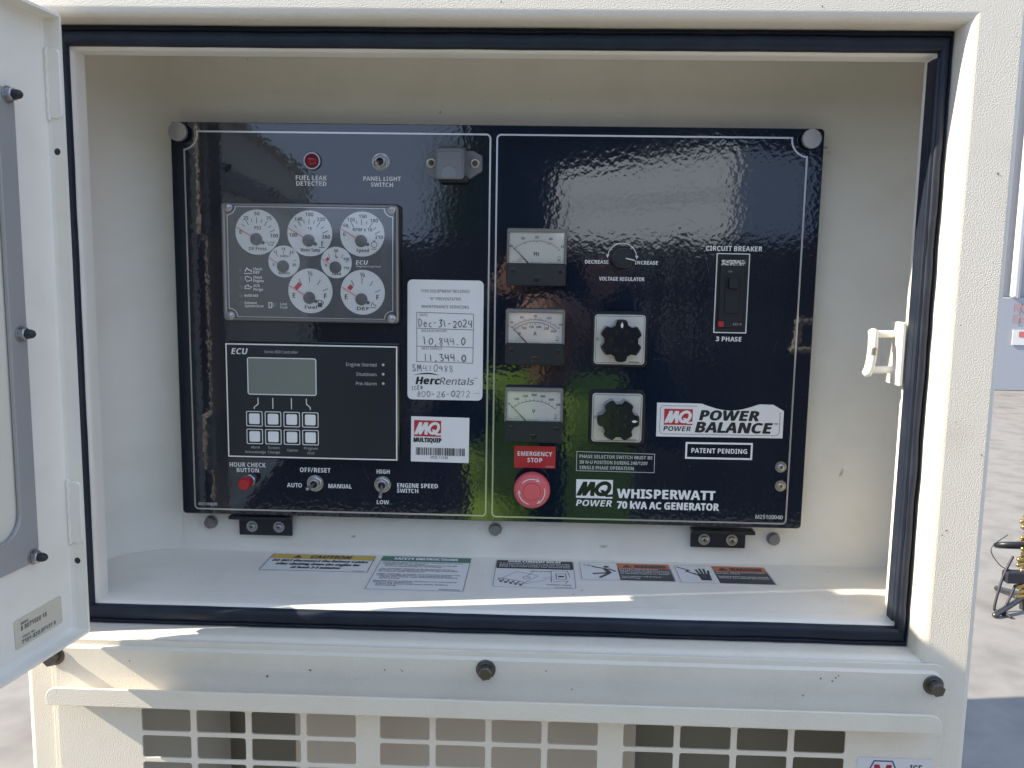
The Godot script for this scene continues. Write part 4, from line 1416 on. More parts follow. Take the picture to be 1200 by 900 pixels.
func meter(cp: Node, x: float, y: float, unit: String, label: String) -> void:
	var s := Shape.new()
	s.prism(rr(0, 0, 0.0602, 0.0568, 0.0028, 5), 0, 0.0098, 0.0010)
	var o := obj("panel_meter", s, M.meter_black, cp, label)
	o.position = Vector3(x, y, 0)
	# the window sits above the black terminal cover
	var wy := 0.0092
	s = Shape.new()
	var fo := rr(0, 0.0095, 0.0596, 0.0375, 0.0024, 5)
	var fi := rr(0, wy, 0.0545, 0.0305, 0.0006, 5)
	s.ring(fo, fi, 0.0090, 0.0128, 0.0010)
	obj("window_frame", s, M.meter_frame, o)
	s = Shape.new()
	s.rect(Vector2(0, wy), 0.0548, 0.0308, 0.0100)
	obj("dial_plate", s, M.meter_dial, o)
	s = Shape.new()
	s.prism(rr(0, -0.0172, 0.0596, 0.0222, 0.0022, 5), 0.0092, 0.0140, 0.0010)
	obj("terminal_cover", s, M.meter_black, o)
	for q in [Vector2(-0.0236, -0.0138), Vector2(0.0236, -0.0141), Vector2(0.0, -0.0224)]:
		s = Shape.new()
		var rr_ := 0.0027 if q.x != 0.0 else 0.0034
		s.lathe([Vector2(rr_, 0.0140), Vector2(rr_, 0.0146), Vector2(rr_ * 0.8, 0.0148), Vector2(rr_ * 0.75, 0.0143), Vector2(0, 0.0143)], Vector3(q.x, q.y, 0), 18)
		s.box(Vector3(q.x, q.y, 0.0144), Vector3(rr_ * 1.2, 0.0006, 0.0004))
		obj("cover_screw", s, M.gloss, o)
	# scale
	s = Shape.new()
	var z := 0.0102
	var piv := Vector2(0.0, -0.0185)
	var rad := 0.0358
	if unit == "Hz":
		for i in 21:
			var a := deg_to_rad(lerpf(130.5, 49.5, i / 20.0))
			var d := Vector2.from_angle(a)
			s.line([piv + d * (rad - (0.0030 if i % 5 == 0 else 0.0016)), piv + d * rad], 0.00046, z)
		s.line(arc(piv, rad - 0.0014, deg_to_rad(130.5), deg_to_rad(49.5), 20), 0.00022, z)
		for k in [["45", 132, 0.0384], ["50", 111, 0.0386], ["55", 90, 0.0372], ["60", 69, 0.0386], ["65", 48, 0.0384]]:
			var p: Vector2 = piv + Vector2.from_angle(deg_to_rad(k[1])) * k[2]
			text(s, k[0], p.x, p.y - 0.0004, 0.0, 0.0024, z, "bold", 0.5)
	elif unit == "A":
		for i in 31:
			var a := deg_to_rad(lerpf(131.0, 49.0, i / 30.0))
			var d := Vector2.from_angle(a)
			var big := i % 3 == 0
			s.line([piv + d * rad, piv + d * (rad + (0.0022 if big else 0.0012))], 0.00046, z)
			s.line([piv + d * (rad - 0.0022), piv + d * (rad - (0.0046 if big else 0.0034))], 0.00046, z)
		s.line(arc(piv, rad, deg_to_rad(131), deg_to_rad(49), 20), 0.0003, z)
		s.line(arc(piv, rad - 0.0022, deg_to_rad(131), deg_to_rad(49), 20), 0.0003, z)
		for k in [["0", 133, 0.0394], ["30", 126.5, 0.0402], ["60", 110, 0.0398], ["90", 90, 0.0390], ["120", 70, 0.0398], ["150", 50, 0.0402], ["50", 127, 0.0268], ["100", 113, 0.0290], ["150", 98, 0.0284], ["200", 83, 0.0284], ["250", 67, 0.0290], ["300", 53, 0.0300]]:
			var p: Vector2 = piv + Vector2.from_angle(deg_to_rad(k[1])) * k[2]
			text(s, k[0], p.x, p.y - 0.0006, 0.0, 0.0023, z, "bold", 0.5)
	else:
		for i in 13:
			var a := deg_to_rad(lerpf(130.5, 49.5, i / 12.0))
			var d := Vector2.from_angle(a)
			s.line([piv + d * (rad - 0.0028), piv + d * (rad - (0.0 if i % 2 == 0 else 0.0012))], 0.0004, z)
		s.line(arc(piv, rad - 0.0028, deg_to_rad(130.5), deg_to_rad(49.5), 20), 0.00045, z)
		for k in 7:
			var p: Vector2 = piv + Vector2.from_angle(deg_to_rad(lerpf(131.0, 49.0, k / 6.0))) * 0.0384
			text(s, str(k * 100), p.x, p.y - 0.0006, 0.0, 0.0024, z, "bold", 0.5)
	text(s, unit, 0.0, 0.0016 if unit != "V" else 0.0020, 0.0, 0.0038, z, "bold", 0.5)
	text(s, "CLASS 2.5", -0.0200, -0.0026, 0.0090, 0.0010, z, "sans")
	text(s, "AC  50/60", -0.0250, -0.0048, 0.0110, 0.0010, z, "sans")
	text(s, "MADE IN JAPAN", -0.0060, -0.0056, 0.0110, 0.0009, z, "sans")
	text(s, "No. 101123", 0.0125, -0.0056, 0.0120, 0.0009, z, "sans")
	s.line(arc(Vector2(0.0224, -0.0002), 0.0014, 0, TAU, 14), 0.0003, z)
	s.rect(Vector2(0.0224, -0.0030), 0.0030, 0.0008, z)
	obj("scale_print", s, M.dial_ink, o)
	s = Shape.new()
	var a2 := Vector2(-0.0245, 0.0108)
	var b2 := Vector2(-0.0076, -0.0066)
	var dn := (b2 - a2).normalized().orthogonal()
	s.prism(PackedVector2Array([a2 + dn * 0.0001, a2 - dn * 0.0001, b2 - dn * 0.0007, b2 + dn * 0.0007]), 0.0108, 0.0111)
	obj("needle", s, M.ink, o)
	s = Shape.new()
	s.prism(fi, 0.0122, 0.0125)
	s.poly(fi, 0.0122, -1.0)
	obj("window_pane", s, M.clear, o)


func selector(cp: Node, at: Vector2, ang: float, label: String) -> void:
	var s := Shape.new()
	s.prism(rr(0, 0, 0.0572, 0.0566, 0.005, 5), 0, 0.0046, 0.0010)
	var o := obj("selector_switch", s, M.black, cp, label)
	o.position = Vector3(at.x, at.y, 0)
	s = Shape.new()
	s.prism(rr(0, 0, 0.0512, 0.0504, 0.0034, 5), 0.0040, 0.0052, 0.0004)
	obj("name_plate", s, M.silver_plate if M.has("silver_plate") else silver_plate(), o)
	s = Shape.new()
	s.line(Array(rr(0, 0, 0.0482, 0.0474, 0.0024, 4)), 0.0004, 0.0054, true)
	s.line([Vector2(0.010, -0.0226), Vector2(0.0205, -0.0226)], 0.0007, 0.0054)
	s.line(arc(Vector2(-0.0222, 0.0004), 0.0013, 0.6, 5.6, 12), 0.0004, 0.0054)
	s.line([Vector2(-0.0232, -0.0004), Vector2(-0.0212, 0.0012)], 0.0003, 0.0054)
	obj("plate_print", s, M.ink_grey, o)
	# knob with six lobes, waisted between them
	s = Shape.new()
	var prof := []
	var k := 96
	for lv in [[1.0, 0.0054], [1.0, 0.0215], [0.975, 0.0243], [0.90, 0.0258]]:
		var p := PackedVector2Array()
		for i in k:
			var t := TAU * i / k
			var l := 0.5 + 0.5 * cos(6.0 * t)
			l = smoothstep(0.10, 0.62, l)
			p.append(Vector2.from_angle(t + ang) * lerpf(0.0170, 0.0212, l) * lv[0])
		prof.append([p, lv[1]])
	for i in prof.size() - 1:
		s.wall(prof[i][0], prof[i][1], prof[i + 1][0], prof[i + 1][1])
	s.poly(prof[-1][0], prof[-1][1])
	for i in 6:
		var d := Vector2.from_angle(ang + PI / 3 * i + PI / 6)
		var c := d * 0.0092
		s.lathe([Vector2(0.0032, 0.0256), Vector2(0.0026, 0.0263), Vector2(0, 0.0264)], Vector3(c.x, c.y, 0), 14)
	obj("knob", s, M.gloss, o)
	s = Shape.new()
	var f := Vector2.from_angle(ang)
	var g := f.orthogonal()
	var dm := PackedVector2Array([f * 0.0190, f * 0.0160 + g * 0.0013, f * 0.0142 + g * 0.0011, f * 0.0128, f * 0.0142 - g * 0.0011, f * 0.0160 - g * 0.0013])
	s.prism(dm if Shape.area(dm) > 0.0 else dm, 0.0256, 0.0261)
	obj("pointer_mark", s, M.white, o)


func silver_plate() -> Material:
	M.silver_plate = mat(0.72, 0.71, 0.67, 0.36, 0.4)
	return M.silver_plate


func regulator(cp: Node) -> void:
	var s := Shape.new()
	var prof := []
	var k := 120
	s.lathe([Vector2(0.0122, 0), Vector2(0.0122, 0.0022), Vector2(0.0116, 0.0028)], Vector3.ZERO, 40)
	for lv in [[0.0116, 0.0024], [0.0108, 0.0130]]:
		var p := PackedVector2Array()
		for i in k:
			p.append(Vector2.from_angle(TAU * i / k) * (lv[0] + (0.00022 if i % 4 < 2 else 0.0)))
		prof.append([p, lv[1]])
	s.wall(prof[0][0], prof[0][1], prof[1][0], prof[1][1])
	s.lathe([Vector2(0.0110, 0.0129), Vector2(0.0100, 0.0141), Vector2(0.0086, 0.0144), Vector2(0.0084, 0.0138), Vector2(0, 0.0138)], Vector3.ZERO, 40)
	var o := obj("voltage_regulator_knob", s, M.black, cp, "round black voltage regulator knob with a white line")
	o.position = Vector3(0.1311, 0.0738, 0)
	s = Shape.new()
	s.prism(PackedVector2Array([Vector2(0.0024, -0.0012), Vector2(0.0112, -0.0032), Vector2(0.0114, -0.0021), Vector2(0.0027, -0.0002)]), 0.0136, 0.0147)
	obj("pointer_line", s, M.white, o)
	s = Shape.new()
	s.line(arc(Vector2(0.1312, 0.0738), 0.0146, deg_to_rad(166), deg_to_rad(8), 30), 0.0008, 0.0003)
	for q in [[Vector2(0.1166, 0.0748), 1.0], [Vector2(0.1459, 0.0738), -1.0]]:
		var p: Vector2 = q[0]
		var tri_ := PackedVector2Array([p + Vector2(-0.0016, 0.0022), p + Vector2(0.0016, 0.0022), p + Vector2(0.0, -0.0014)])
		tri_.reverse()
		s.poly(tri_, 0.0003)
	obj("turn_arrow", s, M.print, cp)


func breaker(cp: Node) -> void:
	var s := Shape.new()
	s.ring(rr(0, 0, 0.0332, 0.0800, 0.0006, 2), rr(0, 0, 0.0312, 0.0780, 0.0006, 2), 0.0, 0.0012, 0.0003)
	var o := obj("circuit_breaker", s, M.print, cp, "black three phase circuit breaker in a white outline")
	o.position = Vector3(0.2422, 0.0400, 0)
	s = Shape.new()
	s.rect(Vector2.ZERO, 0.0312, 0.0780, 0.0002)
	obj("recess", s, M.ink, o)
	s = Shape.new()
	s.prism(rr(-0.0004, 0.0, 0.0244, 0.0680, 0.001, 3), 0.0001, 0.0034, 0.0006)
	s.box(Vector3(0.0002, -0.0012, 0.0040), Vector3(0.0150, 0.0380, 0.0014), 0.0005)
	obj("breaker_body", s, M.black, o)
	s = Shape.new()
	s.box(Vector3(-0.0002, 0.0105, 0.0075), Vector3(0.0098, 0.0110, 0.0070), 0.0008)
	obj("toggle", s, M.black, o)
	s = Shape.new()
	s.rect(Vector2(-0.0003, 0.0306), 0.0238, 0.0056, 0.0037)
	obj("foil_label", s, M.foil if M.has("foil") else foil(), o)
	s = Shape.new()
	s.box(Vector3(-0.0100, -0.0308, 0.0038), Vector3(0.0056, 0.0056, 0.0014), 0.0004)
	obj("trip_button", s, M.red, o)
	s = Shape.new()
	text(s, "225 A", 0.0020, -0.0316, 0.0088, 0.0020, 0.0036, "sans")
	text(s, "ON", -0.0050, 0.0210, 0.0034, 0.0016, 0.0049, "sans")
	obj("rating_print", s, M.print_grey, o)


func foil() -> Material:
	M.foil = mat(1, 1, 1, 0.25, 0.7)
	M.foil.albedo_texture = ramp_tex(0.05, 71, [0.0, 0.45, 0.5, 1.0], [Color(0.06, 0.07, 0.08), Color(0.12, 0.13, 0.15), Color(0.7, 0.7, 0.68), Color(0.75, 0.75, 0.74)], 256)
	tri(M.foil, 24.0)
	return M.foil


func stop_button(cp: Node) -> void:
	var s := Shape.new()
	s.lathe([Vector2(0.0130, 0), Vector2(0.0130, 0.010), Vector2(0.0120, 0.012)], Vector3.ZERO, 32)
	var o := obj("emergency_stop_button", s, M.black, cp, "round red mushroom emergency stop button with white arrows")
	o.position = Vector3(0.0452, -0.1636, 0)
	s = Shape.new()
	s.lathe([Vector2(0.0120, 0.0112), Vector2(0.0176, 0.0120), Vector2(0.0186, 0.0135), Vector2(0.0186, 0.0182), Vector2(0.0180, 0.0208), Vector2(0.0164, 0.0226), Vector2(0.0130, 0.0240), Vector2(0.0096, 0.0247), Vector2(0.0090, 0.0240), Vector2(0.0086, 0.0247), Vector2(0.0040, 0.0252), Vector2(0, 0.0253)], Vector3.ZERO, 48)
	obj("button_head", s, M.estop, o)
	s = Shape.new()
	for i in 3:
		var a := deg_to_rad(65 - 120 * i)
		var pts := arc(Vector2.ZERO, 0.0132, a + deg_to_rad(72), a, 12)
		# arrows lie on the domed rim
		s.line(pts, 0.0009, 0.0245)
		var tip := Vector2.from_angle(a - 0.22) * 0.0132
		var bk := Vector2.from_angle(a + 0.10)
		var tr := PackedVector2Array([tip, bk * 0.0115, bk * 0.0149])
		if Shape.area(tr) < 0.0:
			tr.reverse()
		s.prism(tr, 0.0236, 0.0245)
	obj("turn_arrow", s, M.white, o)


func push_button(cp: Node) -> void:
	var s := Shape.new()
	s.hexagon(Vector3.ZERO, 0.0072, 0, 0.0040, 0.4)
	s.lathe([Vector2(0.0058, 0.0038), Vector2(0.0058, 0.0072), Vector2(0.0050, 0.0076)], Vector3.ZERO, 24)
	var o := obj("hour_check_button", s, M.steel, cp, "red hour check push button on a hexagon nut")
	o.position = Vector3(-0.2530, -0.1646, 0)
	s = Shape.new()
	s.lathe([Vector2(0.0060, 0.0070), Vector2(0.0062, 0.0076), Vector2(0.0060, 0.0188), Vector2(0.0052, 0.0198), Vector2(0, 0.0200)], Vector3.ZERO, 26)
	obj("red_cap", s, M.red, o)


func toggle(cp: Node, at: Vector2, dir: Vector3, label: String) -> void:
	var s := Shape.new()
	s.hexagon(Vector3.ZERO, 0.0080, 0.0004, 0.0032, 0.5)
	s.lathe([Vector2(0.0088, 0), Vector2(0.0088, 0.0006), Vector2(0.0070, 0.0008)], Vector3.ZERO, 24)
	s.lathe([Vector2(0.0056, 0.0030), Vector2(0.0056, 0.0066), Vector2(0.0050, 0.0070), Vector2(0.0038, 0.0070), Vector2(0.0036, 0.0050)], Vector3.ZERO, 24)
	var o := obj("toggle_switch", s, M.steel, cp, label)
	o.position = Vector3(at.x, at.y, 0)
	s = Shape.new()
	s.lathe([Vector2(0.0040, 0.0046), Vector2(0.0024, 0.0062), Vector2(0, 0.0064)], Vector3.ZERO, 16)
	obj("boot", s, M.ink, o)
	s = Shape.new()
	var d := dir.normalized()
	var b := Vector3(0, 0, 0.0048)
	s.tube([b, b + d * 0.0110], 0.0015, 10)
	s.tube([b + d * 0.0095, b + d * 0.0120, b + d * 0.0150], 0.0021, 12)
	obj("lever", s, M.steel, o)


# ---------------------------------------------------------------- stickers

func sheet(called: String, label: String, category: String, xf: Transform3D, w: float, h: float, r: float, m: Material, group := "") -> MeshInstance3D:
	var s := Shape.new()
	s.prism(rr(0, 0, w, h, r, 4), 0.0, 0.0003)
	var o := obj(called, s, m)
	o.transform = xf
	tag(o, label, category, group)
	return o


func on_panel(x: float, y: float, turn := 0.0) -> Transform3D:
	return Transform3D(Basis(Vector3(0, 0, 1), turn), Vector3(x, y, PZ + 0.0002))


func on_floor(x: float, z: float, turn := 0.0) -> Transform3D:
	return Transform3D(Basis(Vector3(0, 1, 0), turn) * Basis(Vector3(1, 0, 0), Vector3(0, 0, -1), Vector3(0, 1, 0)), Vector3(x, -0.2488, z))


func warning_mark(s: Shape, k: Shape, x: float, y: float, h: float, z: float) -> void:
	s.poly(PackedVector2Array([Vector2(x - h * 0.6, y), Vector2(x + h * 0.6, y), Vector2(x, y + h)]), z)
	k.rect(Vector2(x, y + h * 0.46), h * 0.12, h * 0.36, z + 0.0002)
	k.rect(Vector2(x, y + h * 0.16), h * 0.12, h * 0.12, z + 0.0002)


func lines_of(s: Shape, rows: Array, x: float, y: float, w: float, pitch: float, h: float, z: float, kind := "bold") -> void:
	for i in rows.size():
		var t: String = rows[i]
		if t == "":
			continue
		text(s, t.strip_edges(), x + (0.004 if t.begins_with(" ") else 0.0), y - pitch * i, minf(w, h * 0.74 * t.length()), h, z, kind)


func stickers() -> void:
	var z := 0.0005
	# white maintenance sticker with handwritten entries
	var st := sheet("maintenance_sticker", "tall white rounded maintenance sticker with handwritten dates and hours", "sticker", on_panel(-0.0468, -0.0129), 0.0778, 0.1232, 0.005, M.label_white)
	var s := Shape.new()
	text(s, "THIS EQUIPMENT RECEIVED", -0.0002, 0.0488, 0.0500, 0.0030, z, "sans", 0.5)
	text(s, "\"B\" PREVENTATIVE", -0.0002, 0.0410, 0.0325, 0.0030, z, "sans", 0.5)
	text(s, "MAINTENANCE SERVICING", -0.0002, 0.0330, 0.0482, 0.0030, z, "sans", 0.5)
	var b := [Vector2(-0.0292, -0.0222), Vector2(0.0286, -0.0228), Vector2(0.0290, 0.0276), Vector2(-0.0294, 0.0284)]
	s.line(b, 0.0005, z, true)
	s.line([Vector2(-0.0294, 0.0122), Vector2(0.0288, 0.0114)], 0.0005, z)
	s.line([Vector2(-0.0293, -0.0062), Vector2(0.0287, -0.0068)], 0.0005, z)
	text(s, "DATE:", -0.0264, 0.0246, 0.0086, 0.0026, z, "sans")
	text(s, "MILEAGE/HOURS:", -0.0244, 0.0086, 0.0262, 0.0024, z, "sans")
	text(s, "NEXT SERVICE", -0.0242, -0.0096, 0.0212, 0.0024, z, "sans")
	obj("printing", s, M.ink_grey, st)
	s = Shape.new()
	handwriting(s, "Dec-31-2024", -0.0274, 0.0136, 0.0556, 0.0074, 0.0008, z + 0.0001)
	handwriting(s, "10,844.0", -0.0228, -0.0046, 0.0450, 0.0074, 0.0008, z + 0.0001)
	handwriting(s, "11,344.0", -0.0222, -0.0210, 0.0450, 0.0074, 0.0009, z + 0.0001)
	handwriting(s, "SM410988", -0.0340, -0.0322, 0.0440, 0.0066, 0.0006, z + 0.0001)
	handwriting(s, "ICE#", -0.0348, -0.0518, 0.0125, 0.0036, 0.0005, z + 0.0001, 0.12)
	handwriting(s, "800-26-0272", -0.0290, -0.0588, 0.0560, 0.0056, 0.0006, z + 0.0001, 0.02)
	text(s, "SK6000-20", 0.0300, -0.0545, 0.0062, 0.0008, z, "sans")
	obj("handwriting", s, M.pencil, st)
	s = Shape.new()
	fat(s, "Herc", -0.0302, -0.0455, 0.0240, 0.0074, z, "bold", 0.0, 0.2)
	var sw := PackedVector2Array()
	var up_ := []
	var lo_ := []
	for i in 13:
		var t := i / 12.0
		var q := Vector2(-0.0332 + 0.0276 * t, -0.0362 + 0.0022 * sin(t * 2.4) - 0.0014 * t * t)
		var th := 0.0009 * sin(minf(t * 1.5, 1.0) * PI / 2) * (1.0 - pow(t, 6))
		up_.append(q + Vector2(0, th))
		lo_.append(q - Vector2(0, th * 0.5))
	lo_.reverse()
	for q in up_:
		sw.append(q)
	for q in lo_:
		sw.append(q)
	sw.reverse()
	s.poly(sw, z)
	obj("logo_bold", s, M.ink, st)
	s = Shape.new()
	text(s, "Rentals", -0.0056, -0.0455, 0.0348, 0.0072, z, "sans", 0.0, 0.2)
	text(s, "TM", 0.0300, -0.0390, 0.0030, 0.0014, z, "sans")
	obj("logo_light", s, M.ink_grey, st)

	# asset tag
	st = sheet("asset_tag", "small white asset tag with a red logo above a barcode", "sticker", on_panel(-0.0516, -0.1164, -0.008), 0.0606, 0.0478, 0.0006, M.label_white)
	s = Shape.new()
	var w := Shape.new()
	mq_logo(s, w, -0.0272, 0.0030, 0.0282, 0.0170, z)
	obj("logo_field", s, M.red_print, st)
	obj("logo_letters", w, M.label_white, st)
	s = Shape.new()
	fat(s, "MULTIQUIP", -0.0274, -0.0030, 0.0288, 0.0046, z)
	var x := -0.0250
	while x < 0.0258:
		var bw := [0.0003, 0.0005, 0.0008, 0.0011][rng.randi() % 4] as float
		s.rect(Vector2(x + bw / 2, -0.0127), bw, 0.0080, z)
		x += bw + ([0.0003, 0.0005, 0.0009][rng.randi() % 3] as float)
	text(s, "MQE-11338", -0.0005, -0.0202, 0.0178, 0.0027, z, "sans", 0.5)
	obj("printing", s, M.ink, st)

	# trimmed logo sticker
	var o := PackedVector2Array([Vector2(-0.0648, -0.0172), Vector2(0.0643, -0.0168), Vector2(0.0643, 0.0116), Vector2(0.0534, 0.0178), Vector2(0.0404, 0.0180)])
	for i in 9:
		var t := i / 8.0
		o.append(Vector2(lerpf(0.0380, -0.0190, t), 0.0176 - 0.0066 * sin(t * PI)))
	o.append_array(PackedVector2Array([Vector2(-0.0250, 0.0178), Vector2(-0.0650, 0.0180)]))
	s = Shape.new()
	s.prism(o, 0.0, 0.0003)
	st = obj("logo_sticker", s, M.label_white)
	st.transform = on_panel(0.2368, -0.0904, 0.003)
	tag(st, "wide white sticker reading POWER BALANCE with a bite cut from its top edge", "sticker")
	s = Shape.new()
	w = Shape.new()
	mq_logo(s, w, -0.0574, -0.0048, 0.0292, 0.0166, z)
	obj("logo_field", s, M.red_print, st)
	obj("logo_letters", w, M.label_white, st)
	s = Shape.new()
	text(s, "POWER", -0.0578, -0.0112, 0.0280, 0.0050, z, "bold", 0.0, 0.2)
	fat(s, "POWER", -0.0212, 0.0008, 0.0600, 0.0100, z, "bold", 0.0, 0.22, 0.0005)
	fat(s, "BALANCE", -0.0250, -0.0120, 0.0760, 0.0106, z, "bold", 0.0, 0.22, 0.0005)
	text(s, "TM", 0.0550, -0.0026, 0.0036, 0.0016, z)
	obj("lettering", s, M.ink, st)
	s = Shape.new()
	s.line([Vector2(-0.0240, 0.0150), Vector2(-0.0590, 0.0150), Vector2(-0.0614, 0.0126), Vector2(-0.0614, -0.0120), Vector2(-0.0590, -0.0144), Vector2(0.0580, -0.0142), Vector2(0.0606, -0.0116), Vector2(0.0606, 0.0100)], 0.0004, z)
	obj("thin_outline", s, M.ink_grey, st)

	# red emergency stop label
	st = sheet("emergency_stop_label", "red label reading EMERGENCY STOP above the stop button", "label", on_panel(0.0475, -0.1325, -0.004), 0.0428, 0.0232, 0.0004, M.red_print)
	s = Shape.new()
	text(s, "EMERGENCY", 0.0, 0.0012, 0.0360, 0.0046, z, "bold", 0.5)
	text(s, "STOP", 0.0, -0.0056, 0.0154, 0.0046, z, "bold", 0.5)
	text(s, "M9200100604", 0.0118, -0.0104, 0.0080, 0.0010, z, "sans")
	obj("lettering", s, M.print, st)

	# stickers along the bay floor
	st = sheet("caution_sticker", "white and yellow CAUTION sticker about battery cables on the bay floor", "sticker", on_floor(-0.1770, -0.1172, 0.006), 0.1150, 0.0535, 0.001, M.label_white)
	s = Shape.new()
	s.line(Array(rr(0, 0, 0.1110, 0.0500, 0.0006, 2)), 0.0006, z + 0.0002, true)
	warning_mark(s, Shape.new(), -0.0270, 0.0140, 0.0085, z + 0.0002)
	fat(s, "CAUTION", 0.0078, 0.0138, 0.0430, 0.0086, z + 0.0002, "bold", 0.5, 0.2, 0.0004)
	fat(s, "DO NOT disconnect the Battery Cables", 0.0, 0.0024, 0.1010, 0.0062, z, "bold", 0.5, 0.1)
	fat(s, "after shutting down the engine for", 0.0, -0.0078, 0.0880, 0.0062, z, "bold", 0.5, 0.1)
	fat(s, "at least 2-3 minutes", 0.0, -0.0178, 0.0510, 0.0062, z, "bold", 0.5, 0.1)
	text(s, "M1500100300", 0.0400, -0.0228, 0.0120, 0.0016, z)
	obj("printing", s, M.ink, st)
	s = Shape.new()
	s.rect(Vector2(0, 0.0181), 0.1106, 0.0136, z)
	obj("yellow_band", s, M.yellow, st)

	st = sheet("safety_sticker", "large white sticker headed SAFETY INSTRUCTIONS on a green band", "sticker", on_floor(-0.0664, -0.0952, 0.0), 0.0982, 0.1005, 0.001, M.label_white)
	s = Shape.new()
	s.line(Array(rr(0, 0, 0.0950, 0.0975, 0.0006, 2)), 0.0005, z + 0.0002, true)
	lines_of(s, ["Improper operation of this machine can cause", "serious injury or death.", " Read this instruction manual carefully", " before operating or servicing.", "", "The machine should only be operated by a", "person with sufficient knowledge and skill", "to ensure safe operation.", "", "High voltage circuits are located inside the", "output terminal cover and control panel.", " Close the cover and control panel before", " operating.", "", "Moving parts and hot surfaces are contained", "within the enclosure.", " Close all doors and lock them before", " operating."], -0.0440, 0.0290, 0.0860, 0.00395, 0.0026, z)
	text(s, "M30030500", 0.0240, -0.0462, 0.0200, 0.0022, z)
	obj("printing", s, M.ink, st)
	s = Shape.new()
	s.rect(Vector2(0, 0.0412), 0.0946, 0.0148, z)
	obj("green_band", s, M.green, st)
	s = Shape.new()
	fat(s, "SAFETY INSTRUCTIONS", 0.0, 0.0378, 0.0680, 0.0066, z + 0.0003, "bold", 0.5)
	obj("heading", s, M.print, st)

	st = sheet("relay_sticker", "white and black OVER CURRENT RELAY sticker with a line drawing", "sticker", on_floor(0.0496, -0.1016, 0.0), 0.0852, 0.0835, 0.004, M.label_white)
	s = Shape.new()
	s.line(Array(rr(0, 0, 0.0815, 0.0798, 0.003, 4)), 0.0004, z + 0.0003, true)
	s.prism(rr(0, 0.0272, 0.0805, 0.0246, 0.002, 3), 0.0003, z)
	# drawing: a terminal strip, a reset button and a panel with an arrow
	var drw := func(p: Array, wd: float): s.line(p, wd, z)
	drw.call([Vector2(-0.036, -0.020), Vector2(-0.012, -0.030), Vector2(0.004, -0.006), Vector2(-0.018, 0.006)], 0.0005)
	for i in 5:
		s.line(arc(Vector2(-0.0335 + 0.005 * i, -0.0175 - 0.0022 * i), 0.0032, 0, TAU, 10), 0.0007, z)
		s.rect(Vector2(-0.0335 + 0.005 * i, -0.0240 - 0.0022 * i), 0.0028, 0.0034, z)
	drw.call([Vector2(-0.036, -0.020), Vector2(-0.018, 0.006)], 0.0005)
	s.line(arc(Vector2(-0.008, -0.012), 0.0036, 0, TAU, 14), 0.0006, z)
	drw.call([Vector2(-0.008, -0.008), Vector2(-0.002, 0.004)], 0.0005)
	drw.call([Vector2(-0.010, -0.030), Vector2(0.012, -0.016)], 0.0005)
	drw.call([Vector2(0.020, -0.008), Vector2(0.008, -0.012), Vector2(0.020, -0.016)], 0.0006)
	drw.call([Vector2(0.017, -0.024), Vector2(0.017, 0.010), Vector2(0.034, 0.010), Vector2(0.036, -0.008)], 0.0006)
	s.line([Vector2(0.022, -0.014), Vector2(0.032, -0.014), Vector2(0.032, 0.002), Vector2(0.022, 0.002)], 0.0008, z, true)
	s.rect(Vector2(0.027, -0.006), 0.006, 0.004, z)
	drw.call([Vector2(0.019, -0.022), Vector2(0.034, -0.018), Vector2(0.031, -0.026)], 0.0007)
	text(s, "RESET BUTTON", -0.004, 0.0062, 0.0210, 0.0028, z)
	text(s, "CONTROL PANEL", 0.0120, -0.0318, 0.0250, 0.0028, z)
	text(s, "M10130100", 0.0200, -0.0382, 0.0170, 0.0018, z)
	obj("drawing", s, M.ink, st)
	s = Shape.new()
	fat(s, "OVER CURRENT RELAY", 0.0, 0.0330, 0.0560, 0.0050, z + 0.0003, "bold", 0.5)
	for k in [["It is necessary to reset the over current relay", 0.0280], ["when the circuit breaker is tripped. Push the", 0.0232], ["RESET BUTTON inside the control box", 0.0184]]:
		text(s, k[0], 0.0, k[1], 0.0740, 0.0030, z + 0.0003, "bold", 0.5)
	obj("heading", s, M.print, st)

	for k in 2:
		st = sheet("warning_sticker", ["orange WARNING sticker with a pictogram of a falling person struck by a bolt", "orange WARNING sticker with a pictogram of a hand and a lightning bolt"][k], "sticker", on_floor([0.1448, 0.2448][k], [-0.1157, -0.1147][k], [0.0, -0.006][k]), 0.0970, 0.0538, 0.001, M.label_white, "warning stickers on the bay floor")
		s = Shape.new()
		s.line(Array(rr(0, 0, 0.0945, 0.0512, 0.0006, 2)), 0.0004, z, true)
		s.rect(Vector2(0.0190, -0.0078), 0.0550, 0.0344, z)
		if k == 0:
			# a figure thrown back, arms and legs flung out
			for p in [[-0.0215, 0.0065, -0.0175, -0.0062, 0.0050], [-0.0205, 0.0070, -0.0345, 0.0130, 0.0026], [-0.0180, 0.0075, -0.0110, -0.0005, 0.0026], [-0.0190, -0.0050, -0.0355, -0.0085, 0.0032], [-0.0180, -0.0058, -0.0290, -0.0200, 0.0034]]:
				s.line([Vector2(p[0], p[1]), Vector2(p[2], p[3])], p[4], z)
			s.disc(Vector2(-0.0200, 0.0130), 0.0030, z + 0.0001, 14)
			s.line([Vector2(-0.0440, 0.0190), Vector2(-0.0380, 0.0150), Vector2(-0.0385, 0.0180), Vector2(-0.0330, 0.0140)], 0.0014, z)
		else:
			s.prism(rr(-0.0205, -0.0060, 0.0120, 0.0120, 0.002, 4), 0.0003, z)
			for f in 4:
				s.line([Vector2(-0.0250 + 0.0032 * f, 0.0), Vector2(-0.0268 + 0.0042 * f, 0.0130 + [0.0, 0.0030, 0.0024, -0.002][f])], 0.0024, z)
			s.line([Vector2(-0.0250, -0.0060), Vector2(-0.0310, 0.0020)], 0.0028, z)
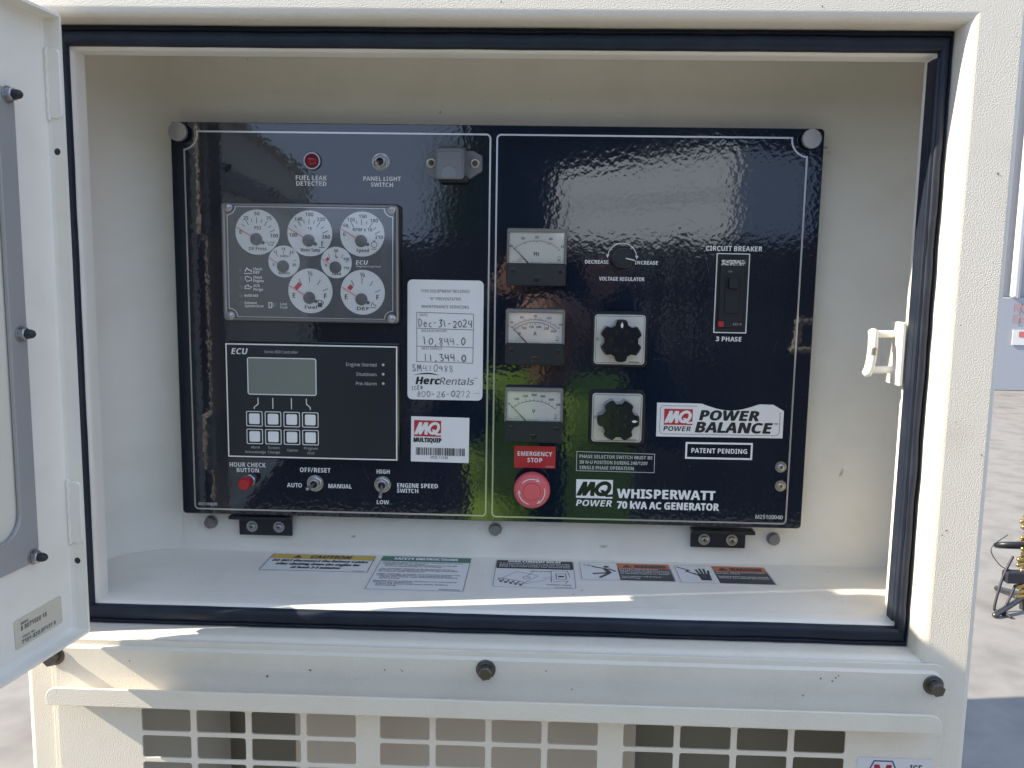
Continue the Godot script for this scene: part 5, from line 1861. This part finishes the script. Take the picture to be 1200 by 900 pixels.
			s.rect(Vector2(-0.0205, -0.0155), 0.0110, 0.0060, z)
			s.line([Vector2(-0.0460, 0.0200), Vector2(-0.0340, 0.0100), Vector2(-0.0375, 0.0070), Vector2(-0.0300, 0.0000)], 0.0022, z)
		warning_mark(s, Shape.new(), 0.0020, 0.0126, 0.0085, z + 0.0003)
		fat(s, "WARNING", 0.0255, 0.0126, 0.0330, 0.0076, z + 0.0003, "bold", 0.5, 0.1, 0.0004)
		obj("printing", s, M.ink_grey, st)
		s = Shape.new()
		s.rect(Vector2(0.0190, 0.0172), 0.0550, 0.0152, z)
		obj("orange_band", s, M.orange, st)
		s = Shape.new()
		var rows: Array = [["ELECTRIC SHOCK HAZARD", "Do not touch output terminals", "while running. Contact can result", "in serious injury or death.", "", "Turn power off before", "servicing."], ["Electric shock hazard inside.", "Do not touch.", "", "Operate with this panel closed.", "Service by trained personnel."]][k]
		lines_of(s, rows, -0.0066, 0.0054, 0.0510, 0.0043, 0.0026, z + 0.0003)
		obj("warning_text", s, M.print, st)

	# serial sticker on the door, worn
	var dx: Transform3D = M.door_xf
	st = sheet("serial_sticker", "worn cream serial number sticker inside the open door", "sticker", dx * Transform3D(Basis(Vector3(0, 0, 1), 0.02), Vector3(-0.0452, -0.2360, 0.0002)), 0.0555, 0.0240, 0.002, mat(0.60, 0.56, 0.46, 0.5))
	s = Shape.new()
	text(s, "MODEL", -0.0205, 0.0066, 0.0085, 0.0020, z)
	text(s, "8 8071020 18", -0.0210, 0.0018, 0.0300, 0.0038, z)
	text(s, "SERIAL NO", -0.0200, -0.0048, 0.0140, 0.0016, z)
	text(s, "7101-820.07131 8", -0.0210, -0.0096, 0.0400, 0.0034, z)
	obj("faded_printing", s, M.pencil, st)

	# oil sticker at the lower right, with a hexagon badge
	st = sheet("engine_oil_sticker", "pale grey sticker with a red M in a blue hexagon at the lower right", "sticker", Transform3D(Basis.IDENTITY, Vector3(0.3660, -0.3935, 0.0356)), 0.0640, 0.0740, 0.001, mat(0.66, 0.67, 0.69, 0.35))
	s = Shape.new()
	var hx := []
	for q in [[-0.0230, 0.0130], [-0.0178, 0.0248], [-0.0020, 0.0248], [0.0032, 0.0130], [-0.0020, 0.0012], [-0.0178, 0.0012]]:
		hx.append(Vector2(q[0], q[1] + 0.0094))
	s.line(hx, 0.0011, z, true)
	obj("hexagon_outline", s, M.blue_ink, st)
	s = Shape.new()
	text(s, "M", -0.0099, 0.0166, 0.0150, 0.0142, z, "bold", 0.5)
	obj("badge_letter", s, M.crimson, st)
	s = Shape.new()
	text(s, "ICE", 0.0130, 0.0250, 0.0102, 0.0064, z, "bold", 0.0, 0.05)
	obj("lettering", s, M.ink, st)


# ---------------------------------------------------------------- the yard around

func yard() -> void:
	warehouse()
	stand()


func far_scale(o: Node3D) -> void:
	# first measured for a ground 1.4 m below the eye; the eye is 1.75 m up
	o.position = o.position * 1.249 - Vector3(0.0499, 0.0539, 0.7417) * 0.249
	o.scale = Vector3.ONE * 1.249


func warehouse() -> void:
	var w := thing("warehouse", "grey metal warehouse wall with a pale blue door across the yard", "building", Vector3(10, -1.35, -10.8))
	far_scale(w)
	var o := Vector3(-10, 1.35, 10.8)
	var s := Shape.new()
	s.box(o + Vector3(13.5, 1.4, -12.3), Vector3(17.0, 5.5, 3.0), 0.02)
	# standing seams
	for i in 68:
		s.box(o + Vector3(5.1 + i * 0.25, 1.4, -10.79), Vector3(0.03, 5.48, 0.03))
	obj("wall", s, mat(0.34, 0.35, 0.37, 0.5), w)
	s = Shape.new()
	s.box(o + Vector3(7.6, -0.735, -10.74), Vector3(3.2, 1.23, 0.06), 0.01)
	obj("door", s, mat(0.36, 0.385, 0.43, 0.5), w)
	s = Shape.new()
	s.tube([o + Vector3(6.24, -0.10, -10.70), o + Vector3(6.24, 4.0, -10.70)], 0.045, 12)
	obj("downpipe", s, mat(0.75, 0.75, 0.74, 0.4), w)
	s = Shape.new()
	text(s, "KEEP", 6.27 + o.x, -0.30 + o.y, 0.34, 0.105, o.z - 10.70)
	text(s, "ELECTRIC", 6.27 + o.x, -0.45 + o.y, 0.70, 0.105, o.z - 10.70)
	obj("door_lettering", s, mat(0.48, 0.27, 0.28, 0.5), w)
	s = Shape.new()
	s.box(o + Vector3(6.55, -0.64, -10.70), Vector3(0.56, 0.20, 0.01))
	obj("notice_board", s, M.white, w)
	s = Shape.new()
	s.rect(Vector2(6.58 + o.x, -0.60 + o.y), 0.46, 0.075, o.z - 10.692)
	obj("red_bar", s, mat(0.6, 0.16, 0.15, 0.5), w)


func stand() -> void:
	# edge of a hose stand with brass fittings
	var t := thing("hose_stand", "hose stand with brass fittings and dangling black cables at the right edge", "stand", Vector3(2.185, -1.35, -2.9))
	far_scale(t)
	var s := Shape.new()
	s.tube([Vector3(0, 0.0, 0), Vector3(0, 0.46, 0)], 0.02, 12)
	for i in 3:
		var a := TAU * i / 3.0 + 0.5
		s.tube([Vector3(0, 0.06, 0), Vector3(cos(a) * 0.22, 0.012, sin(a) * 0.22)], 0.012, 8)
	obj("post", s, M.dark_steel, t)
	s = Shape.new()
	for i in 17:
		s.tube([Vector3(-0.050 + 0.012 * sin(i * 1.7), 0.06 + i * 0.024, 0.02), Vector3(-0.010 + 0.012 * sin(i * 1.7), 0.07 + i * 0.024, 0.02)], 0.009 + 0.004 * fmod(i * 0.37, 1.0), 8)
	obj("brass_fittings", s, M.brass, t)
	s = Shape.new()
	s.box(Vector3(-0.07, 0.155, 0.03), Vector3(0.09, 0.05, 0.05), 0.006)
	obj("coupling_box", s, M.plug, t)
	s = Shape.new()
	var ring_ := []
	for i in 25:
		ring_.append(Vector3(-0.055 + 0.085 * cos(TAU * i / 24.0), 0.285 + 0.02 * sin(TAU * i / 24.0), 0.05 * sin(TAU * i / 24.0)))
	s.tube(ring_, 0.012, 10, false)
	obj("hand_wheel", s, M.black, t)
	for c in [[Vector3(-0.08, 0.24, 0.02), Vector3(-0.12, 0.15, 0.03), Vector3(-0.155, 0.03, 0.05), Vector3(-0.15, -0.06 + 0.07, 0.06), Vector3(-0.13, 0.006, 0.09)], [Vector3(-0.07, 0.12, 0.04), Vector3(-0.10, 0.07, 0.06), Vector3(-0.13, 0.02, 0.08), Vector3(-0.12, 0.008, 0.12)], [Vector3(-0.10, 0.33, 0.0), Vector3(-0.17, 0.27, 0.01), Vector3(-0.13, 0.20, 0.02), Vector3(-0.08, 0.18, 0.02)]]:
		s = Shape.new()
		var p := []
		for i in c.size() - 1:
			for k in 5:
				p.append(c[i].cubic_interpolate(c[i + 1], c[maxi(i - 1, 0)], c[mini(i + 2, c.size() - 1)], k / 5.0))
		p.append(c[-1])
		s.tube(p, 0.006 if c.size() > 4 or c[0].y < 0.2 else 0.002, 8)
		obj("cable", s, M.plug, t)


# ---------------------------------------------------------------- what stands behind the camera and shows in the glossy panel

func board_fence() -> void:
	var f := thing("board_fence", "brown board fence behind the photographer, mirrored dimly in the glossy panel", "fence", Vector3(1.0, GROUND, 4.9))
	var tones := [mat(0.085, 0.055, 0.040, 0.8), mat(0.070, 0.048, 0.036, 0.8), mat(0.10, 0.066, 0.046, 0.8)]
	var meshes := []
	for i in 3:
		var s := Shape.new()
		s.box(Vector3(0, 1.02 + 0.01 * i, 0), Vector3(0.142, 1.94 + 0.02 * i, 0.020), 0.002)
		meshes.append(s.mesh())
	for i in 88:
		var b := obj("board", meshes[rng.randi() % 3], tones[rng.randi() % 3], f)
		b.position = Vector3(-6.6 + i * 0.15, 0, rng.randf_range(-0.003, 0.003))
	for y in [0.4, 1.65]:
		var s := Shape.new()
		s.box(Vector3(0, y, 0.035), Vector3(13.3, 0.09, 0.045), 0.003)
		obj("rail", s, tones[1], f)
	for i in 6:
		var s := Shape.new()
		s.box(Vector3(-6.5 + i * 2.6, 1.0, 0.11), Vector3(0.1, 2.0, 0.1), 0.006)
		obj("post", s, tones[0], f)


func box_trailer() -> void:
	var t := thing("box_trailer", "white box trailer beyond the fence, mirrored as a pale rectangle in the glossy panel", "trailer", Vector3(1.70, GROUND, 9.98))
	t.rotation.y = deg_to_rad(-36)
	var s := Shape.new()
	s.box(Vector3(0, 2.00, 0), Vector3(1.3, 2.30, 3.2), 0.03)
	obj("box_body", s, mat(0.70, 0.82, 0.95, 0.4), t)
	s = Shape.new()
	for x in [-0.662, 0.662]:
		s.box(Vector3(x, 2.68, 0), Vector3(0.012, 0.03, 3.16))
		for z in [-1.58, 1.58]:
			s.box(Vector3(x, 2.0, z), Vector3(0.01, 2.26, 0.03))
	obj("trim", s, M.alu, t)
	s = Shape.new()
	s.box(Vector3(0, 0.62, 0), Vector3(1.1, 0.12, 3.0), 0.01)
	s.box(Vector3(0, 0.55, 2.1), Vector3(0.1, 0.1, 1.3), 0.01)
	obj("chassis", s, M.black, t)
	for x in [-0.55, 0.55]:
		for z in [-0.5, 0.35]:
			s = Shape.new()
			s.xf = Transform3D(Basis(Vector3(0, 0, -1), Vector3(0, 1, 0), Vector3(1, 0, 0)), Vector3(x, 0.34, z))
			s.lathe([Vector2(0.30, -0.10), Vector2(0.34, -0.07), Vector2(0.34, 0.07), Vector2(0.30, 0.10), Vector2(0.18, 0.10), Vector2(0.17, 0.06), Vector2(0, 0.06)], Vector3.ZERO, 28)
			obj("wheel", s, M.black, t)


# a smooth skin over tapered capsules: [from, to, radius, radius]
func skin(bones: Array, cell: float, blend: float, grow := 0.0, cut = null) -> Shape:
	var lo := Vector3.INF
	var hi := -Vector3.INF
	for b in bones:
		var r: float = maxf(b[2], b[3]) + grow + cell * 3.0
		for k in 2:
			lo = lo.min(b[k] - Vector3.ONE * r)
			hi = hi.max(b[k] + Vector3.ONE * r)
	var d := Vector3i(((hi - lo) / cell).ceil()) + Vector3i.ONE
	var f := PackedFloat32Array()
	f.resize(d.x * d.y * d.z)
	f.fill(1.0)
	for b in bones:
		var a: Vector3 = b[0]
		var e: Vector3 = b[1] - a
		var l2 := maxf(e.length_squared(), 1e-9)
		var r := Vector3.ONE * (maxf(b[2], b[3]) + grow + blend + cell * 2.0)
		var i0 := Vector3i(((a.min(b[1]) - r - lo) / cell).floor()).clamp(Vector3i.ZERO, d - Vector3i.ONE)
		var i1 := Vector3i(((a.max(b[1]) + r - lo) / cell).ceil()).clamp(Vector3i.ZERO, d - Vector3i.ONE)
		for z in range(i0.z, i1.z + 1):
			for y in range(i0.y, i1.y + 1):
				for x in range(i0.x, i1.x + 1):
					var p := lo + Vector3(x, y, z) * cell - a
					var t := clampf(p.dot(e) / l2, 0.0, 1.0)
					var v: float = (p - e * t).length() - lerpf(b[2], b[3], t) - grow
					var at := (z * d.y + y) * d.x + x
					var w := f[at]
					var h := maxf(blend - absf(w - v), 0.0) / blend
					f[at] = minf(w, v) - h * h * blend * 0.25
	if cut != null:
		for z in d.z:
			for y in d.y:
				for x in d.x:
					var at := (z * d.y + y) * d.x + x
					f[at] = maxf(f[at], cut.call(lo + Vector3(x, y, z) * cell))
	var put := {}
	var nrm := {}
	var st := [1, d.x, d.x * d.y]
	for z in d.z - 1:
		for y in d.y - 1:
			for x in d.x - 1:
				var at := (z * d.y + y) * d.x + x
				var sum := Vector3.ZERO
				var n := 0
				var g := Vector3.ZERO
				for k in 8:
					var o := Vector3(k & 1, (k >> 1) & 1, k >> 2)
					var v := f[at + (k & 1) + ((k >> 1) & 1) * st[1] + (k >> 2) * st[2]]
					g += (o * 2.0 - Vector3.ONE) * v
					for ax in 3:
						if k & (1 << ax):
							continue
						var v2 := f[at + (k & 1) + ((k >> 1) & 1) * st[1] + (k >> 2) * st[2] + st[ax]]
						if (v < 0.0) != (v2 < 0.0):
							var q := o
							q[ax] += v / (v - v2)
							sum += q
							n += 1
				if n:
					put[at] = lo + (Vector3(x, y, z) + sum / n) * cell
					nrm[at] = g.normalized()
	var s := Shape.new()
	for z in range(1, d.z - 1):
		for y in range(1, d.y - 1):
			for x in range(1, d.x - 1):
				var at := (z * d.y + y) * d.x + x
				for ax in 3:
					if (f[at] < 0.0) != (f[at + st[ax]] < 0.0):
						var u: int = st[(ax + 1) % 3]
						var w: int = st[(ax + 2) % 3]
						var q := [at, at - u, at - u - w, at - w]
						if put.has(q[0]) and put.has(q[1]) and put.has(q[2]) and put.has(q[3]):
							s.quad(put[q[0]], put[q[1]], put[q[2]], put[q[3]], nrm[q[0]], nrm[q[1]], nrm[q[2]], nrm[q[3]])
	return s


func photographer() -> void:
	var p := thing("person", "person in an open lime safety vest holding up a phone, mirrored in the panel", "person", Vector3(0.085, GROUND, 1.215))
	var torso := []
	var v := func(x, y, z): return Vector3(x, y, z)
	torso = [[v.call(-0.08, 0.95, 0), v.call(0.08, 0.95, 0), 0.125, 0.125], [v.call(-0.075, 1.10, 0), v.call(0.075, 1.10, 0), 0.115, 0.115], [v.call(-0.10, 1.30, 0.01), v.call(0.10, 1.30, 0.01), 0.12, 0.12], [v.call(-0.14, 1.405, 0.02), v.call(0.14, 1.405, 0.02), 0.07, 0.07]]
	var arms := []
	var legs := []
	var feet := []
	var hands := []
	for k in [-1.0, 1.0]:
		arms.append([v.call(k * 0.18, 1.40, 0.02), v.call(k * 0.27, 1.42, -0.22), 0.062, 0.046])
		arms.append([v.call(k * 0.27, 1.42, -0.22), v.call(k * 0.115, 1.715, -0.395), 0.046, 0.032])
		legs.append([v.call(k * 0.085, 0.92, 0), v.call(k * 0.10, 0.50, -0.02), 0.095, 0.062])
		legs.append([v.call(k * 0.10, 0.50, -0.02), v.call(k * 0.11, 0.10, 0.02), 0.060, 0.044])
		feet.append([v.call(k * 0.11, 0.06, 0.05), v.call(k * 0.13, 0.045, -0.15), 0.048, 0.038])
		var c := Vector3(k * 0.098, 1.740, -0.425)
		hands.append([v.call(k * 0.115, 1.715, -0.395), c, 0.026, 0.028])
		hands.append([c, c + v.call(-k * 0.006, 0.030, -0.012), 0.026, 0.022])
		for i in 4:
			var b: Vector3 = c + v.call(k * 0.002, 0.038 - i * 0.019, -0.020)
			var m: Vector3 = b + v.call(-k * 0.008, 0.002, -0.022)
			hands.append([b, m, 0.0095, 0.0088])
			hands.append([m, m + v.call(-k * (0.026 + [0.0, 0.006, 0.004, -0.004][i]), 0.002, -0.003), 0.0088, 0.0076])
		hands.append([c + v.call(-k * 0.006, 0.018, 0.010), c + v.call(-k * 0.026, 0.034, 0.006), 0.0115, 0.010])
		hands.append([c + v.call(-k * 0.026, 0.034, 0.006), c + v.call(-k * 0.046, 0.028, 0.001), 0.010, 0.0085])
	var head := [[v.call(0, 1.43, 0.02), v.call(0, 1.545, -0.005), 0.060, 0.056], [v.call(0, 1.655, 0.010), v.call(0, 1.640, -0.018), 0.094, 0.084], [v.call(0, 1.585, -0.045), v.call(0, 1.570, -0.060), 0.056, 0.040], [v.call(0, 1.630, -0.098), v.call(0, 1.603, -0.114), 0.011, 0.015], [v.call(-0.013, 1.562, -0.096), v.call(0.013, 1.562, -0.096), 0.009, 0.009], [v.call(-0.04, 1.652, -0.088), v.call(0.04, 1.652, -0.088), 0.013, 0.013], [v.call(-0.096, 1.63, 0.012), v.call(-0.098, 1.60, 0.006), 0.017, 0.011], [v.call(0.096, 1.63, 0.012), v.call(0.098, 1.60, 0.006), 0.017, 0.011]]
	var body := skin(torso + arms + legs + feet, 0.02, 0.05)
	for part in [skin(head, 0.008, 0.022), skin(hands, 0.005, 0.007)]:
		body.v.append_array(part.v)
		body.n.append_array(part.n)
	obj("body", body, mat(0.36, 0.20, 0.14, 0.55), p)
	obj("jacket", skin(torso + arms, 0.018, 0.05, 0.010), mat(0.022, 0.026, 0.036, 0.8), p)
	obj("trousers", skin(legs + [torso[0]], 0.02, 0.05, 0.012), mat(0.030, 0.034, 0.045, 0.85), p)
	obj("boots", skin(feet, 0.014, 0.02, 0.010), mat(0.03, 0.025, 0.02, 0.6), p)
	obj("hair", skin([head[1]], 0.010, 0.02, 0.008, func(q): return (1.665 - q.y) - (q.z + 0.01) * 0.9), mat(0.03, 0.02, 0.014, 0.7), p)
	var open_front := func(q): return maxf(0.038 - absf(q.x + 0.005) if q.z < 0.02 else -1.0, maxf(0.86 - q.y, absf(q.x) - 0.215))
	obj("safety_vest", skin(torso, 0.014, 0.05, 0.026, open_front), mat(0.30, 0.52, 0.035, 0.6), p)
	var s := Shape.new()
	s.box(Vector3(0.0, 1.751, -0.462), Vector3(0.152, 0.073, 0.008), 0.003)
	obj("phone", s, M.plug, p)


func yard_tree() -> void:
	var t := thing("yard_tree", "slender young tree beyond the fence, mirrored as a mottled strip in the panel", "tree", Vector3(-0.85, GROUND, 8.6))
	var s := Shape.new()
	s.tube([Vector3(0, 0, 0), Vector3(0.02, 0.8, 0.01), Vector3(-0.01, 1.6, 0), Vector3(0.01, 2.4, 0.02), Vector3(0, 3.1, 0)], 0.035, 8)
	for i in 9:
		var a := i * 2.4
		var y := 1.5 + i * 0.17
		s.tube([Vector3(0, y, 0), Vector3(cos(a) * 0.14, y + 0.12, sin(a) * 0.14), Vector3(cos(a) * 0.28, y + 0.30, sin(a) * 0.28)], 0.010, 5)
	obj("trunk", s, mat(0.10, 0.075, 0.055, 0.85), t)
	s = Shape.new()
	for i in 1500:
		var c := Vector3(rng.randfn(0, 0.16), 2.35 + rng.randfn(0, 0.42), rng.randfn(0, 0.16))
		var n := Vector3(rng.randf_range(-1, 1), rng.randf_range(-0.3, 1), rng.randf_range(-1, 1)).normalized()
		var u := n.cross(Vector3(rng.randf_range(-1, 1), 1, rng.randf_range(-1, 1))).normalized() * 0.045
		var w := n.cross(u).normalized() * 0.022
		s.tri(c - u, c + w, c + u, n, n, n)
		s.tri(c - u, c + u, c - w, n, n, n)
	var lm := mat(0.055, 0.095, 0.03, 0.6)
	lm.backlight_enabled = true
	lm.backlight = Color(0.2, 0.28, 0.1)
	obj("crown", s, lm, t).set_meta("kind", "stuff")


func dark_shed() -> void:
	var t := thing("dark_shed", "dark blue metal shed far behind, mirrored round the pale trailer in the panel", "shed", Vector3(5.2, GROUND, 15.5))
	var s := Shape.new()
	s.box(Vector3(0, 2.6, 0), Vector3(13.0, 5.2, 4.0), 0.05)
	obj("wall", s, mat(0.030, 0.045, 0.075, 0.6), t)
	s = Shape.new()
	for i in 64:
		s.box(Vector3(-6.4 + i * 0.2, 2.6, -2.015), Vector3(0.05, 5.1, 0.04), 0.008)
	obj("wall_ribs", s, mat(0.034, 0.050, 0.082, 0.6), t)
	s = Shape.new()
	s.box(Vector3(0, 5.28, 0), Vector3(13.4, 0.14, 4.5), 0.03)
	obj("roof", s, mat(0.05, 0.06, 0.08, 0.6), t)
